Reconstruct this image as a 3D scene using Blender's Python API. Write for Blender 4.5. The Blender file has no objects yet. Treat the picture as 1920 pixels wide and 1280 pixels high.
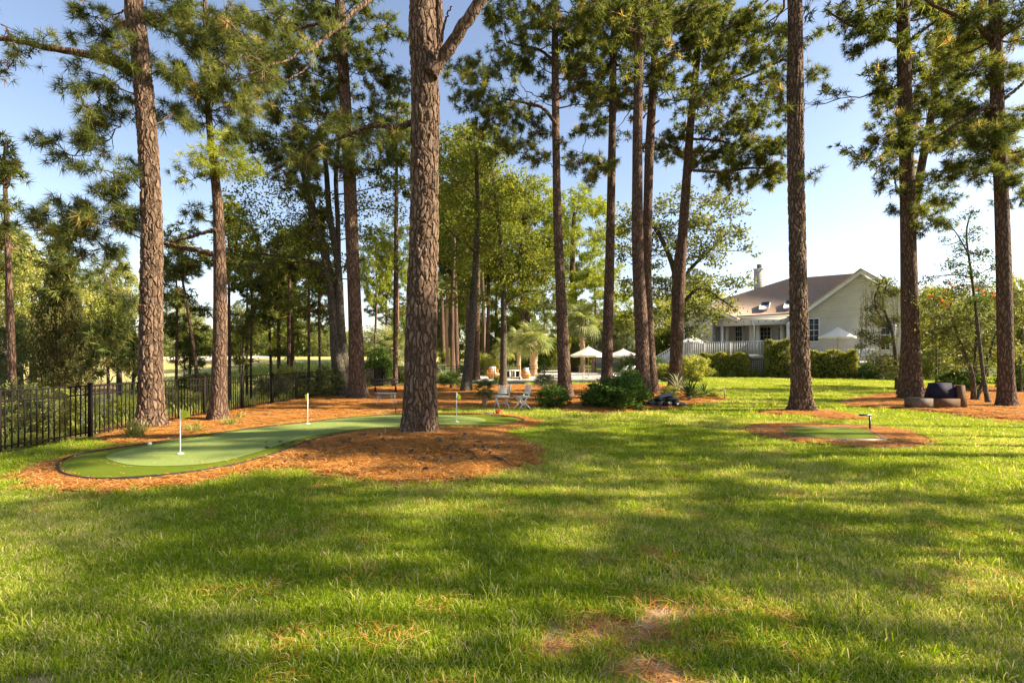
import bpy, math, random
import numpy as np
from mathutils import Vector, geometry
SC = bpy.context.scene
COL = SC.collection
rng = np.random.default_rng(7)
random.seed(7)
R = math.radians

# ------------------------------------------------------------------ camera, sky, sun, exposure
EYE = 1.7; FPX = 960.0; HORI = 672.0
cam_d = bpy.data.cameras.new('camera'); cam = bpy.data.objects.new('camera', cam_d); COL.objects.link(cam)
cam.location = (0, 0, EYE); cam.rotation_euler = (R(90), 0, 0)
cam_d.lens = 18; cam_d.sensor_width = 36; cam_d.shift_y = (HORI-640)/1920
cam_d.clip_start = .05; cam_d.clip_end = 3000
SC.camera = cam
SUN_AZ, SUN_EL = 92, 33
w = bpy.data.worlds.new('World'); SC.world = w; w.use_nodes = True
nt = w.node_tree; bg = nt.nodes['Background']
sky = nt.nodes.new('ShaderNodeTexSky'); sky.sky_type = 'NISHITA'; sky.sun_disc = False
sky.sun_elevation = R(SUN_EL); sky.sun_rotation = R(SUN_AZ); sky.air_density = 1.0; sky.dust_density = .7; sky.ozone_density = 1.0
tint = nt.nodes.new('ShaderNodeMix'); tint.data_type = 'RGBA'; tint.blend_type = 'MULTIPLY'; tint.inputs[0].default_value = 1; tint.inputs[7].default_value = (1.1, .98, .93, 1)   # camera white balance leans warm
nt.links.new(sky.outputs[0], tint.inputs[6]); nt.links.new(tint.outputs[2], bg.inputs[0]); bg.inputs[1].default_value = 0.08
sl = bpy.data.lights.new('sun', 'SUN'); sl.energy = 5.0; sl.angle = R(.6); sl.color = (1, .86, .66)
so = bpy.data.objects.new('sun', sl); COL.objects.link(so)
sv = Vector((math.cos(R(SUN_EL))*math.sin(R(SUN_AZ)), math.cos(R(SUN_EL))*math.cos(R(SUN_AZ)), math.sin(R(SUN_EL))))
so.rotation_euler = sv.to_track_quat('Z', 'Y').to_euler(); so.location = (40, 10, 30)
vs = SC.view_settings
vs.view_transform = 'Standard'; vs.look = 'None'; vs.gamma = 1; vs.use_curve_mapping = False; vs.exposure = 1.8
SC.cycles.max_bounces = 5; SC.cycles.diffuse_bounces = 3; SC.cycles.glossy_bounces = 2; SC.cycles.transmission_bounces = 3

# ------------------------------------------------------------------ terrain height and pixel helpers
T4B = (-2.0, 10.5)
def sstep(a, b, v):
    t = np.clip((v-a)/(b-a), 0, 1); return t*t*(3-2*t)
def H(x, y):
    x = np.asarray(x, float); y = np.asarray(y, float)
    h = .19*np.exp(-((x-T4B[0])/2.3)**2-((y-T4B[1]+.5)/1.5)**2)
    h = h + .03*np.sin(x*.5+1)*np.sin(y*.43) * sstep(4, 9, np.hypot(x, y)+0*x)*(1-sstep(12, 20, y))
    left = sstep(-9.8, -12.5, x)
    h = h - .75*left*(1-sstep(38, 60, y))
    pond = sstep(0, 1, 1-np.hypot((x+24)/13.5, (y-30)/13.0)+.15)
    h = h - .9*pond
    h = h + 2.1*sstep(46, 95, y)*sstep(6, -22, x)
    return h
WATER = -.85
def at(px, py):
    z = 0.
    for _ in range(12):
        D = (EYE-z)*FPX/max(py-HORI, 1.); X = (px-960)/FPX*D; z = .5*z+.5*float(H(X, D))
    return Vector((X, D, float(H(X, D))))
def P(px, py, D): return Vector(((px-960)/FPX*D, D, EYE+(HORI-py)/FPX*D))

# ------------------------------------------------------------------ materials
def mat(name, base=(.5, .5, .5), rough=.7, spec=.3, metal=0):
    m = bpy.data.materials.new(name); m.use_nodes = True
    b = m.node_tree.nodes['Principled BSDF']
    b.inputs['Base Color'].default_value = (*base, 1); b.inputs['Roughness'].default_value = rough
    b.inputs['Specular IOR Level'].default_value = spec; b.inputs['Metallic'].default_value = metal
    return m
def N(m, t, **k):
    n = m.node_tree.nodes.new(t)
    for a, v in k.items():
        if a.startswith('i_'):
            a = a[2:]; n.inputs[int(a) if a.isdigit() else a.replace('_', ' ')].default_value = v
        else: setattr(n, a, v)
    return n
def L(m, a, b): m.node_tree.links.new(a, b)
def ramp(m, fac, stops):
    r = N(m, 'ShaderNodeValToRGB'); e = r.color_ramp.elements
    while len(e) < len(stops): e.new(.5)
    for i, (p, c) in enumerate(stops): e[i].position = p; e[i].color = (*c, 1)
    L(m, fac, r.inputs[0]); return r.outputs[0]
def noise(m, vec, scale, detail=4, rough=.6, dist=0):
    n = N(m, 'ShaderNodeTexNoise'); n.inputs['Scale'].default_value = scale; n.inputs['Detail'].default_value = detail
    n.inputs['Roughness'].default_value = rough; n.inputs['Distortion'].default_value = dist
    if vec is not None: L(m, vec, n.inputs['Vector'])
    return n.outputs[0]
def coords(m, kind='Object', scale=None):
    c = N(m, 'ShaderNodeTexCoord').outputs[kind]
    if scale:
        mp = N(m, 'ShaderNodeMapping'); mp.inputs['Scale'].default_value = scale; L(m, c, mp.inputs[0]); c = mp.outputs[0]
    return c
def mixc(m, fac, a, b, mode='MIX'):
    x = N(m, 'ShaderNodeMix', data_type='RGBA', blend_type=mode)
    for s, v in ((0, fac), (6, a), (7, b)):
        if hasattr(v, 'is_linked') or hasattr(v, 'links'): L(m, v, x.inputs[s])
        elif isinstance(v, (int, float)): x.inputs[s].default_value = v
        else: x.inputs[s].default_value = (*v, 1)
    return x.outputs[2]
def bump(m, h, strength=.5, dist=.02):
    b = N(m, 'ShaderNodeBump'); b.inputs['Strength'].default_value = strength; b.inputs['Distance'].default_value = dist
    L(m, h, b.inputs['Height']); L(m, b.outputs[0], m.node_tree.nodes['Principled BSDF'].inputs['Normal'])
def weathered(name, base, rough=.7, spec=.3, var=.25, scale=3, bs=.15):
    m = mat(name, base, rough, spec); c = coords(m)
    n = noise(m, c, scale, 6); lo = tuple(v*(1-var) for v in base); hi = tuple(min(1, v*(1+var*.5)) for v in base)
    L(m, ramp(m, n, [(.3, lo), (.7, hi)]), m.node_tree.nodes['Principled BSDF'].inputs['Base Color'])
    if bs: bump(m, noise(m, c, scale*12, 3), bs, .004)
    return m
def leafmat(name, stops, trans=.35, rough=.6, patch=.0, spec=.14, tcol=1.0):
    """foliage: colour from the per-leaf attribute v, with light passing through"""
    m = bpy.data.materials.new(name); m.use_nodes = True
    ns = m.node_tree.nodes; pb = ns['Principled BSDF']; out = ns['Material Output']
    a = N(m, 'ShaderNodeAttribute', attribute_name='v')
    f = a.outputs['Fac']
    if patch:
        pn = noise(m, coords(m, 'Object'), patch, 3)
        mm = N(m, 'ShaderNodeMath', operation='MULTIPLY_ADD'); L(m, pn, mm.inputs[0]); mm.inputs[1].default_value = 1.0
        m2 = N(m, 'ShaderNodeMath', operation='SUBTRACT'); L(m, f, m2.inputs[0]); m2.inputs[1].default_value = .5
        L(m, m2.outputs[0], mm.inputs[2]); f = mm.outputs[0]
    c = ramp(m, f, stops)
    L(m, c, pb.inputs['Base Color']); pb.inputs['Roughness'].default_value = rough; pb.inputs['Specular IOR Level'].default_value = spec
    t = N(m, 'ShaderNodeBsdfTranslucent'); tc = mixc(m, 1.0, c, (1.25*tcol, 1.2*tcol, .55*tcol), 'MULTIPLY'); L(m, tc, t.inputs[0])
    mx = N(m, 'ShaderNodeMixShader'); mx.inputs[0].default_value = trans
    L(m, pb.outputs[0], mx.inputs[1]); L(m, t.outputs[0], mx.inputs[2]); L(m, mx.outputs[0], out.inputs[0])
    return m
def barkmat(name, cols, sc=(12, 12, 3.1), disp=0., bs=.9, bd=.03):
    m = mat(name, rough=.9, spec=.15)
    c = coords(m); nz = N(m, 'ShaderNodeTexNoise'); nz.inputs['Scale'].default_value = 3.5; nz.inputs['Detail'].default_value = 3; L(m, c, nz.inputs['Vector'])
    add = N(m, 'ShaderNodeMix', data_type='VECTOR'); add.inputs[0].default_value = .16; L(m, c, add.inputs[4]); L(m, nz.outputs['Color'], add.inputs[5])
    mp = N(m, 'ShaderNodeMapping'); mp.inputs['Scale'].default_value = sc; L(m, add.outputs[1], mp.inputs[0])
    v = N(m, 'ShaderNodeTexVoronoi', feature='DISTANCE_TO_EDGE'); v.inputs['Scale'].default_value = 1.25; L(m, mp.outputs[0], v.inputs['Vector'])
    v2 = N(m, 'ShaderNodeTexVoronoi', feature='F1'); v2.inputs['Scale'].default_value = 1.25; L(m, mp.outputs[0], v2.inputs['Vector'])
    fine = noise(m, coords(m, 'Object', (30, 30, 9)), 1.6, 5, .7)
    plate = N(m, 'ShaderNodeMapRange'); plate.inputs[1].default_value = 0; plate.inputs[2].default_value = .2; L(m, v.outputs[0], plate.inputs[0])
    sep = N(m, 'ShaderNodeSeparateColor'); L(m, v2.outputs['Color'], sep.inputs[0])
    col = ramp(m, sep.outputs[0], [(0, cols[0]), (.5, cols[1]), (1, cols[2])])
    col = mixc(m, fine, col, tuple(x*.45 for x in cols[0]))
    big = noise(m, coords(m, 'Object', (1, 1, .4)), 1.7, 3)
    col = mixc(m, big, col, cols[3])
    crack = mixc(m, plate.outputs[0], tuple(x*.4 for x in cols[0]), col)
    L(m, crack, m.node_tree.nodes['Principled BSDF'].inputs['Base Color'])
    hh = N(m, 'ShaderNodeMath', operation='MULTIPLY_ADD'); L(m, fine, hh.inputs[0]); hh.inputs[1].default_value = .35; L(m, plate.outputs[0], hh.inputs[2])
    hj = N(m, 'ShaderNodeMath', operation='MULTIPLY_ADD'); L(m, sep.outputs[1], hj.inputs[0]); hj.inputs[1].default_value = .4; L(m, hh.outputs[0], hj.inputs[2])
    bump(m, hj.outputs[0], bs, bd)
    if disp:
        d = N(m, 'ShaderNodeDisplacement'); d.inputs['Scale'].default_value = disp; d.inputs['Midlevel'].default_value = .9
        L(m, hj.outputs[0], d.inputs['Height']); L(m, d.outputs[0], m.node_tree.nodes['Material Output'].inputs['Displacement'])
        m.displacement_method = 'BOTH'
    return m

BARK = barkmat('bark_pine', [(.13, .08, .052), (.23, .15, .1), (.32, .225, .155), (.16, .1, .068)])
BARKD = barkmat('bark_pine_near', [(.15, .095, .06), (.26, .175, .115), (.36, .26, .18), (.18, .12, .08)], disp=.035, bs=.6, bd=.012)
BARK2 = barkmat('bark_grey', [(.1, .085, .06), (.16, .14, .1), (.22, .2, .15), (.13, .115, .085)], (16, 16, 4), bs=.5)
TWIG = mat('twig_bark', (.11, .07, .05), .9, .1)
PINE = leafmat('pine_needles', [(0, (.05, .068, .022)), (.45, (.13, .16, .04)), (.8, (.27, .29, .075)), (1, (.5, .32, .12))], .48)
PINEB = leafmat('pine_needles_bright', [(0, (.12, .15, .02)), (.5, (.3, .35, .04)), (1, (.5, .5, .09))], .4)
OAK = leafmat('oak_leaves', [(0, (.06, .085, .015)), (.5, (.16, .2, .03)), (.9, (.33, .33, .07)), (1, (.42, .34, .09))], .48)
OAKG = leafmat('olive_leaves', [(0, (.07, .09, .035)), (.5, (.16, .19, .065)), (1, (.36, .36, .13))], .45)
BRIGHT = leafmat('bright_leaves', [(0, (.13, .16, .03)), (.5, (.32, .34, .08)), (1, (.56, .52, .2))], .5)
CEDAR = leafmat('cedar_foliage', [(0, (.04, .05, .015)), (.5, (.11, .12, .035)), (1, (.26, .19, .08))], .4)
SHRUB = leafmat('shrub_leaves', [(0, (.03, .06, .012)), (.5, (.07, .13, .02)), (1, (.17, .25, .04))], .35)
HEDGE = leafmat('hedge_leaves', [(0, (.1, .12, .02)), (.5, (.26, .27, .06)), (1, (.5, .46, .15))], .4)
PALM = leafmat('palm_fronds', [(0, (.09, .13, .04)), (.5, (.22, .27, .1)), (1, (.5, .47, .25))], .4)
PALMD = leafmat('palm_dark', [(0, (.035, .065, .02)), (.5, (.07, .12, .035)), (1, (.17, .22, .08))], .35)
SILVER = leafmat('silver_fronds', [(0, (.1, .14, .1)), (.5, (.2, .25, .17)), (1, (.38, .4, .27))], .3)
FLOWER = leafmat('orange_flowers', [(0, (.6, .14, .05)), (.5, (.75, .2, .08)), (1, (.8, .32, .12))], .3)
GRASSM = leafmat('grass_blades', [(0, (.09, .16, .004)), (.36, (.23, .34, .01)), (.58, (.42, .48, .035)), (.8, (.66, .62, .2)), (1, (.78, .66, .38))], .5, .6, .1)
TUFT = leafmat('ornamental_grass', [(0, (.1, .16, .03)), (.5, (.22, .28, .06)), (1, (.45, .42, .17))], .4)
STRAW = leafmat('pine_straw', [(0, (.15, .06, .014)), (.5, (.6, .25, .045)), (.85, (.8, .42, .11)), (1, (.78, .56, .32))], .15)
PALMTR = weathered('palm_trunk', (.42, .27, .16), .95, .1, .5, 9, .9)

def ground_mat():
    m = mat('ground', rough=.95, spec=.1); c = coords(m)
    a = N(m, 'ShaderNodeAttribute', attribute_name='litter').outputs['Fac']
    fw = N(m, 'ShaderNodeAttribute', attribute_name='fairway').outputs['Fac']
    b = N(m, 'ShaderNodeAttribute', attribute_name='bare').outputs['Fac']
    n1 = noise(m, c, .35, 6); n2 = noise(m, c, 14, 6, .7)
    g = ramp(m, n1, [(.3, (.045, .085, .01)), (.55, (.09, .13, .015)), (.75, (.17, .17, .04))])
    g = mixc(m, n2, g, (.07, .06, .02))
    soil = ramp(m, noise(m, c, 9, 8, .75), [(.3, (.2, .12, .07)), (.5, (.45, .3, .19)), (.68, (.7, .5, .34))])
    lit = ramp(m, noise(m, c, 2.5, 8, .75), [(.3, (.09, .045, .018)), (.5, (.24, .1, .03)), (.62, (.14, .12, .03)), (.75, (.38, .18, .05))])
    fa = ramp(m, noise(m, c, .12, 5), [(.3, (.3, .3, .09)), (.55, (.38, .33, .13)), (.7, (.42, .3, .14))])
    g = mixc(m, b, g, soil); g = mixc(m, fw, g, fa); g = mixc(m, a, g, lit)
    L(m, g, m.node_tree.nodes['Principled BSDF'].inputs['Base Color']); bump(m, n2, .6, .03)
    return m
GROUND = ground_mat()
def mulch_mat():
    m = mat('pine_straw_mulch', rough=.95, spec=.1); c = coords(m)
    st = noise(m, coords(m, 'Object', (28, 6, 6)), 3, 5, .8, 1.5); st2 = noise(m, coords(m, 'Object', (6, 30, 6)), 3, 5, .8, 1.5)
    mx = N(m, 'ShaderNodeMath', operation='MAXIMUM'); L(m, st, mx.inputs[0]); L(m, st2, mx.inputs[1])
    col = ramp(m, mx.outputs[0], [(.38, (.05, .022, .009)), (.52, (.3, .12, .025)), (.62, (.66, .28, .055)), (.74, (.78, .44, .14))])
    big = noise(m, c, 1.1, 6, .7)
    f = N(m, 'ShaderNodeMapRange'); f.inputs[1].default_value = .5; f.inputs[2].default_value = .72; L(m, big, f.inputs[0])
    col = mixc(m, f.outputs[0], col, (.16, .1, .06))
    big2 = noise(m, c, .45, 4, .6); f2 = N(m, 'ShaderNodeMapRange'); f2.inputs[1].default_value = .45; f2.inputs[2].default_value = .7; L(m, big2, f2.inputs[0]); col = mixc(m, f2.outputs[0], col, (.62, .62, .62), 'MULTIPLY')
    L(m, col, m.node_tree.nodes['Principled BSDF'].inputs['Base Color']); bump(m, mx.outputs[0], .9, .04)
    return m
MULCH = mulch_mat()
def turf(name, a, b, sc=60):
    m = mat(name, rough=.9, spec=.1); c = coords(m)
    n = noise(m, c, sc, 4, .8); n2 = noise(m, c, 1.2, 3)
    x = mixc(m, n2, a, b); x = mixc(m, n, x, tuple(v*.45 for v in a))
    L(m, x, m.node_tree.nodes['Principled BSDF'].inputs['Base Color']); bump(m, n, .6, .008); return m
PUTT = turf('putting_turf', (.25, .33, .085), (.3, .38, .105), 90)
FRINGE = turf('fringe_turf', (.12, .17, .01), (.16, .21, .014), 45)
EDGE = weathered('black_edging', (.022, .019, .016), .7, .3, .3, 6, .1)
STEEL = weathered('steel_edging', (.14, .135, .13), .5, .5, .2, 8, .1)
BLACK = mat('black_metal', (.012, .01, .009), .45, .5)
FENCEM = weathered('fence_metal', (.014, .01, .008), .75, .15, .4, 4, .1)
WHITE = weathered('white_paint', (.78, .75, .7), .55, .35, .12, 2, .05)
WHITEM = mat('white_metal', (.8, .8, .78), .35, .5)
CHAIRW = weathered('chair_paint', (.7, .7, .66), .6, .3, .2, 12, .1)
TRIM = weathered('trim_paint', (.72, .69, .6), .6, .3, .1, 2, .05)
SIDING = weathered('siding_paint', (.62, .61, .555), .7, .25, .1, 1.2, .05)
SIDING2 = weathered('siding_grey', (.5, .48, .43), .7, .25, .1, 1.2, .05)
DARKIN = mat('dark_interior', (.03, .03, .035), .8, .2)
def glassy():
    m = mat('window_glass', (.02, .025, .03), .08, .6); return m
GLASS = glassy()
def roof_mat():
    m = mat('asphalt_shingles', rough=.9, spec=.15); c = coords(m)
    br = N(m, 'ShaderNodeTexBrick'); br.inputs['Scale'].default_value = 1; br.inputs['Brick Width'].default_value = .35; br.inputs['Row Height'].default_value = .14
    br.inputs['Mortar Size'].default_value = .006; br.inputs['Color1'].default_value = (.3, .21, .15, 1); br.inputs['Color2'].default_value = (.2, .14, .1, 1); br.inputs['Mortar'].default_value = (.05, .04, .03, 1)
    mp = N(m, 'ShaderNodeMapping'); L(m, c, mp.inputs[0]); mp.inputs['Rotation'].default_value = (0, 0, 0); mp.inputs['Scale'].default_value = (1, 1.15, 1)
    L(m, mp.outputs[0], br.inputs['Vector'])
    col = mixc(m, noise(m, c, 4, 6, .8), br.outputs[0], (.4, .29, .215))
    L(m, col, m.node_tree.nodes['Principled BSDF'].inputs['Base Color']); bump(m, br.outputs['Fac'], .4, .01); return m
ROOF = roof_mat()
ROOFG = weathered('grey_roof', (.16, .17, .18), .9, .1, .3, 3, .3)
CANVAS = leafmat('cream_canvas', [(0, (.8, .76, .68)), (1, (.84, .8, .72))], .3, .8, spec=.1)
PINKC = leafmat('pink_canvas', [(0, (.8, .62, .66)), (1, (.84, .68, .72))], .3, .8, spec=.1)
WHITEC = leafmat('white_canvas', [(0, (.8, .78, .78)), (1, (.84, .82, .82))], .3, .8, spec=.1)
WOOD = weathered('light_wood', (.45, .27, .13), .6, .3, .3, 5, .2)
CONC = weathered('pool_concrete', (.6, .55, .48), .85, .2, .15, 1.5, .2)
YEL = leafmat('yellow_flag_cloth', [(0, (.6, .62, .04)), (1, (.68, .7, .07))], .35, .7)
NAVY = weathered('navy_cushion', (.012, .012, .03), .8, .2, .3, 9, .2)
BROWN = weathered('brown_weave', (.11, .06, .03), .8, .2, .3, 9, .3)
TAUPE = weathered('taupe_weave', (.14, .105, .08), .8, .2, .3, 9, .3)
WICKER = weathered('orange_wicker', (.6, .26, .04), .7, .3, .4, 20, .5)
SLATE = weathered('dark_slate', (.02, .02, .022), .35, .6, .5, 8, .4)
SLATEG = weathered('grey_slate', (.12, .14, .16), .35, .6, .4, 8, .4)
CONE = weathered('pine_cone', (.2, .14, .095), .9, .1, .5, 30, .3)
TERRA = weathered('terracotta', (.3, .12, .06), .8, .2, .3, 9, .2)
SAND = weathered('bunker_sand', (.75, .62, .45), .95, .1, .1, 1, .2)
def watermat(name, base, rough=.03, sc=2.):
    m = mat(name, base, rough, .5); bump(m, noise(m, coords(m), sc, 3), .12, .05); return m
WATERM = watermat('pond_water', (.035, .045, .03), .05)
POOLM = watermat('pool_water', (.1, .33, .32), .05, 3)

# ------------------------------------------------------------------ mesh helpers
def mk(name, V, F, m, parent=None, v=None, smooth=False, loc=None, attrs=None, mesh_only=False):
    V = np.asarray(V, np.float32).reshape(-1, 3)
    me = bpy.data.meshes.new(name)
    groups = F if isinstance(F, list) and len(F) and isinstance(F[0], np.ndarray) else [np.asarray(F)]
    groups = [g.reshape(-1, g.shape[-1]) for g in groups if g.size]
    nl = sum(g.size for g in groups); nf = sum(len(g) for g in groups)
    me.vertices.add(len(V)); me.vertices.foreach_set('co', V.ravel())
    me.loops.add(nl); me.loops.foreach_set('vertex_index', np.concatenate([g.ravel() for g in groups]).astype(np.int32))
    tot = np.concatenate([np.full(len(g), g.shape[1]) for g in groups]).astype(np.int32)
    st = np.concatenate([[0], np.cumsum(tot)[:-1]]).astype(np.int32)
    me.polygons.add(nf); me.polygons.foreach_set('loop_start', st); me.polygons.foreach_set('loop_total', tot)
    me.update(calc_edges=True)
    if smooth: me.shade_smooth()
    if v is not None:
        a = me.attributes.new('v', 'FLOAT', 'POINT'); a.data.foreach_set('value', np.asarray(v, np.float32))
    for k, arr in (attrs or {}).items():
        a = me.attributes.new(k, 'FLOAT', 'POINT'); a.data.foreach_set('value', np.asarray(arr, np.float32))
    if m is not None: me.materials.append(m)
    if mesh_only: return me
    return link(name, me, parent, loc)
def link(name, me, parent=None, loc=None, rot=None, scale=None):
    o = bpy.data.objects.new(name, me); COL.objects.link(o)
    if parent is not None: o.parent = parent
    if loc is not None: o.location = loc
    if rot is not None: o.rotation_euler = rot
    if scale is not None: o.scale = scale
    return o
def tag(o, label=None, cat=None, group=None, kind=None):
    if label: o['label'] = label
    if cat: o['category'] = cat
    if group: o['group'] = group
    if kind: o['kind'] = kind
    return o
def empty(name, loc, rz=0, label=None, cat=None, group=None):
    o = bpy.data.objects.new(name, None); COL.objects.link(o); o.location = loc; o.rotation_euler = (0, 0, rz); o.empty_display_size = .2
    return tag(o, label, cat, group)
def copy_tree(o, parent=None):
    c = o.copy(); COL.objects.link(c)
    if parent is not None: c.parent = parent
    for ch in list(o.children): copy_tree(ch, c)
    return c

class MB:
    def __init__(s): s.V = []; s.Q = []; s.T = []; s.n = 0
    def add(s, V, Q=None, T=None):
        V = np.asarray(V, float).reshape(-1, 3); s.V.append(V)
        if Q is not None and len(Q): s.Q.append(np.asarray(Q)+s.n)
        if T is not None and len(T): s.T.append(np.asarray(T)+s.n)
        s.n += len(V); return s
    def box(s, lo, hi):
        (a, b, c), (d, e, f) = lo, hi
        V = [(a, b, c), (d, b, c), (d, e, c), (a, e, c), (a, b, f), (d, b, f), (d, e, f), (a, e, f)]
        return s.add(V, [(0, 3, 2, 1), (4, 5, 6, 7), (0, 1, 5, 4), (1, 2, 6, 5), (2, 3, 7, 6), (3, 0, 4, 7)])
    def frustum(s, lo, hi, t):
        """box whose top is inset by t=(left,right,front,back)"""
        (a, b, c), (d, e, f) = lo, hi
        V = [(a, b, c), (d, b, c), (d, e, c), (a, e, c), (a+t[0], b+t[2], f), (d-t[1], b+t[2], f), (d-t[1], e-t[3], f), (a+t[0], e-t[3], f)]
        return s.add(V, [(0, 3, 2, 1), (4, 5, 6, 7), (0, 1, 5, 4), (1, 2, 6, 5), (2, 3, 7, 6), (3, 0, 4, 7)])
    def bar(s, p, q, w, h=None, up=(0, 0, 1)):
        """square bar from p to q"""
        h = h or w; p = Vector(p); q = Vector(q); d = (q-p).normalized(); u = Vector(up)
        if abs(d.dot(u)) > .98: u = Vector((0, 1, 0))
        x = d.cross(u).normalized()*w/2; y = x.cross(d).normalized()*h/2
        V = [p-x-y, p+x-y, p+x+y, p-x+y, q-x-y, q+x-y, q+x+y, q-x+y]
        return s.add(V, [(0, 3, 2, 1), (4, 5, 6, 7), (0, 1, 5, 4), (1, 2, 6, 5), (2, 3, 7, 6), (3, 0, 4, 7)])
    def tube(s, pts, rad, n=8, cap=True, jit=0, wav=None):
        pts = np.asarray([tuple(p) for p in pts], float); k = len(pts)
        rad = np.full(k, rad) if np.isscalar(rad) else np.asarray(rad, float)
        tan = np.gradient(pts, axis=0); tan /= np.linalg.norm(tan, axis=1)[:, None]+1e-9
        ref = np.array([1., 0, 0]) if abs(tan[0][0]) < .8 else np.array([0, 1., 0])
        V = np.empty((k, n, 3)); an = np.arange(n)/n*2*np.pi
        for i in range(k):
            u = ref-tan[i]*ref.dot(tan[i]); u /= np.linalg.norm(u); w_ = np.cross(tan[i], u)
            rr = rad[i]*(1+(rng.normal(0, jit, n) if jit else 0))
            if wav is not None: rr = rr*(1+wav(i/(k-1), an))
            V[i] = pts[i]+np.outer(np.cos(an)*rr, u)+np.outer(np.sin(an)*rr, w_)
        i, j = np.meshgrid(np.arange(k-1), np.arange(n), indexing='ij')
        a = i*n+j; b = i*n+(j+1) % n
        Q = np.stack([a, b, b+n, a+n], -1).reshape(-1, 4)
        V = V.reshape(-1, 3); T = None
        if cap:
            V = np.vstack([V, pts[0], pts[-1]]); j = np.arange(n); c0 = k*n
            T = np.vstack([np.stack([np.full(n, c0), (j+1) % n, j], 1), np.stack([np.full(n, c0+1), (k-1)*n+j, (k-1)*n+(j+1) % n], 1)])
        return s.add(V, Q, T)
    def lathe(s, prof, n=16, c=(0, 0, 0)):
        prof = np.asarray(prof, float); k = len(prof); an = np.arange(n)/n*2*np.pi
        V = np.stack([np.outer(prof[:, 0], np.cos(an))+c[0], np.outer(prof[:, 0], np.sin(an))+c[1], np.repeat(prof[:, 1:2], n, 1)+c[2]], -1).reshape(-1, 3)
        i, j = np.meshgrid(np.arange(k-1), np.arange(n), indexing='ij'); a = i*n+j; b = i*n+(j+1) % n
        return s.add(V, np.stack([a, b, b+n, a+n], -1).reshape(-1, 4))
    def prism(s, poly, d):
        """extrude a convex or simple polygon (list of 3-D points) by vector d"""
        n = len(poly); P0 = [Vector(p) for p in poly]; V = P0+[p+Vector(d) for p in P0]
        tr = geometry.tessellate_polygon([P0]); T = [tuple(t) for t in tr]+[(t[2]+n, t[1]+n, t[0]+n) for t in tr]
        Q = [(i, (i+1) % n, (i+1) % n+n, i+n) for i in range(n)]
        return s.add([tuple(v) for v in V], Q, T)
    def build(s, name, m, parent=None, smooth=False, loc=None, v=None, mesh_only=False):
        V = np.vstack(s.V); F = []
        if s.Q: F.append(np.vstack(s.Q))
        if s.T: F.append(np.vstack(s.T))
        if v is None: v = None
        elif np.isscalar(v): v = np.full(len(V), v)
        return mk(name, V, F, m, parent, v=v, smooth=smooth, loc=loc, mesh_only=mesh_only)

def unit(n):
    d = rng.normal(size=(n, 3)); return d/(np.linalg.norm(d, axis=1)[:, None]+1e-9)
def needles(C, A, length=.22, n=24, width=.014, spread=.9):
    """tufts at C pointing along A: thin needle triangles; returns V,T,v"""
    k = len(C); C = np.repeat(C, n, 0); A = np.repeat(A, n, 0)
    d = A*.55+unit(k*n)*spread; d[:, 2] += .05; d /= np.linalg.norm(d, axis=1)[:, None]
    Ln = length*rng.uniform(.7, 1.1, k*n)[:, None]
    s = np.cross(d, unit(k*n)); s /= np.linalg.norm(s, axis=1)[:, None]
    V = np.stack([C+s*width/2+d*.02, C-s*width/2+d*.02, C+d*Ln+np.array([0, 0, -1.])*Ln*.12], 1).reshape(-1, 3)
    T = np.arange(k*n*3).reshape(-1, 3)
    tv = np.clip(rng.normal(.42, .2, k), 0, .93); tv[rng.random(k) < .015] = 1
    v = np.repeat(tv, n*3)
    return V, T, v
def leaves(C, size, sv=.35, flat=.0):
    """diamond leaves centred at C"""
    k = len(C); d = unit(k); d[:, 2] *= (1-flat); d /= np.linalg.norm(d, axis=1)[:, None]
    s = np.cross(d, unit(k)); s /= np.linalg.norm(s, axis=1)[:, None]
    L_ = (size*rng.uniform(1-sv, 1+sv, k))[:, None]
    V = np.stack([C-d*L_*.5, C+s*L_*.3, C+d*L_*.5, C-s*L_*.3], 1).reshape(-1, 3)
    return V, np.arange(4*k).reshape(-1, 4)
def ballpts(n, sh=1.):
    return unit(n)*(rng.random(n)**(1/3.*sh))[:, None]

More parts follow.
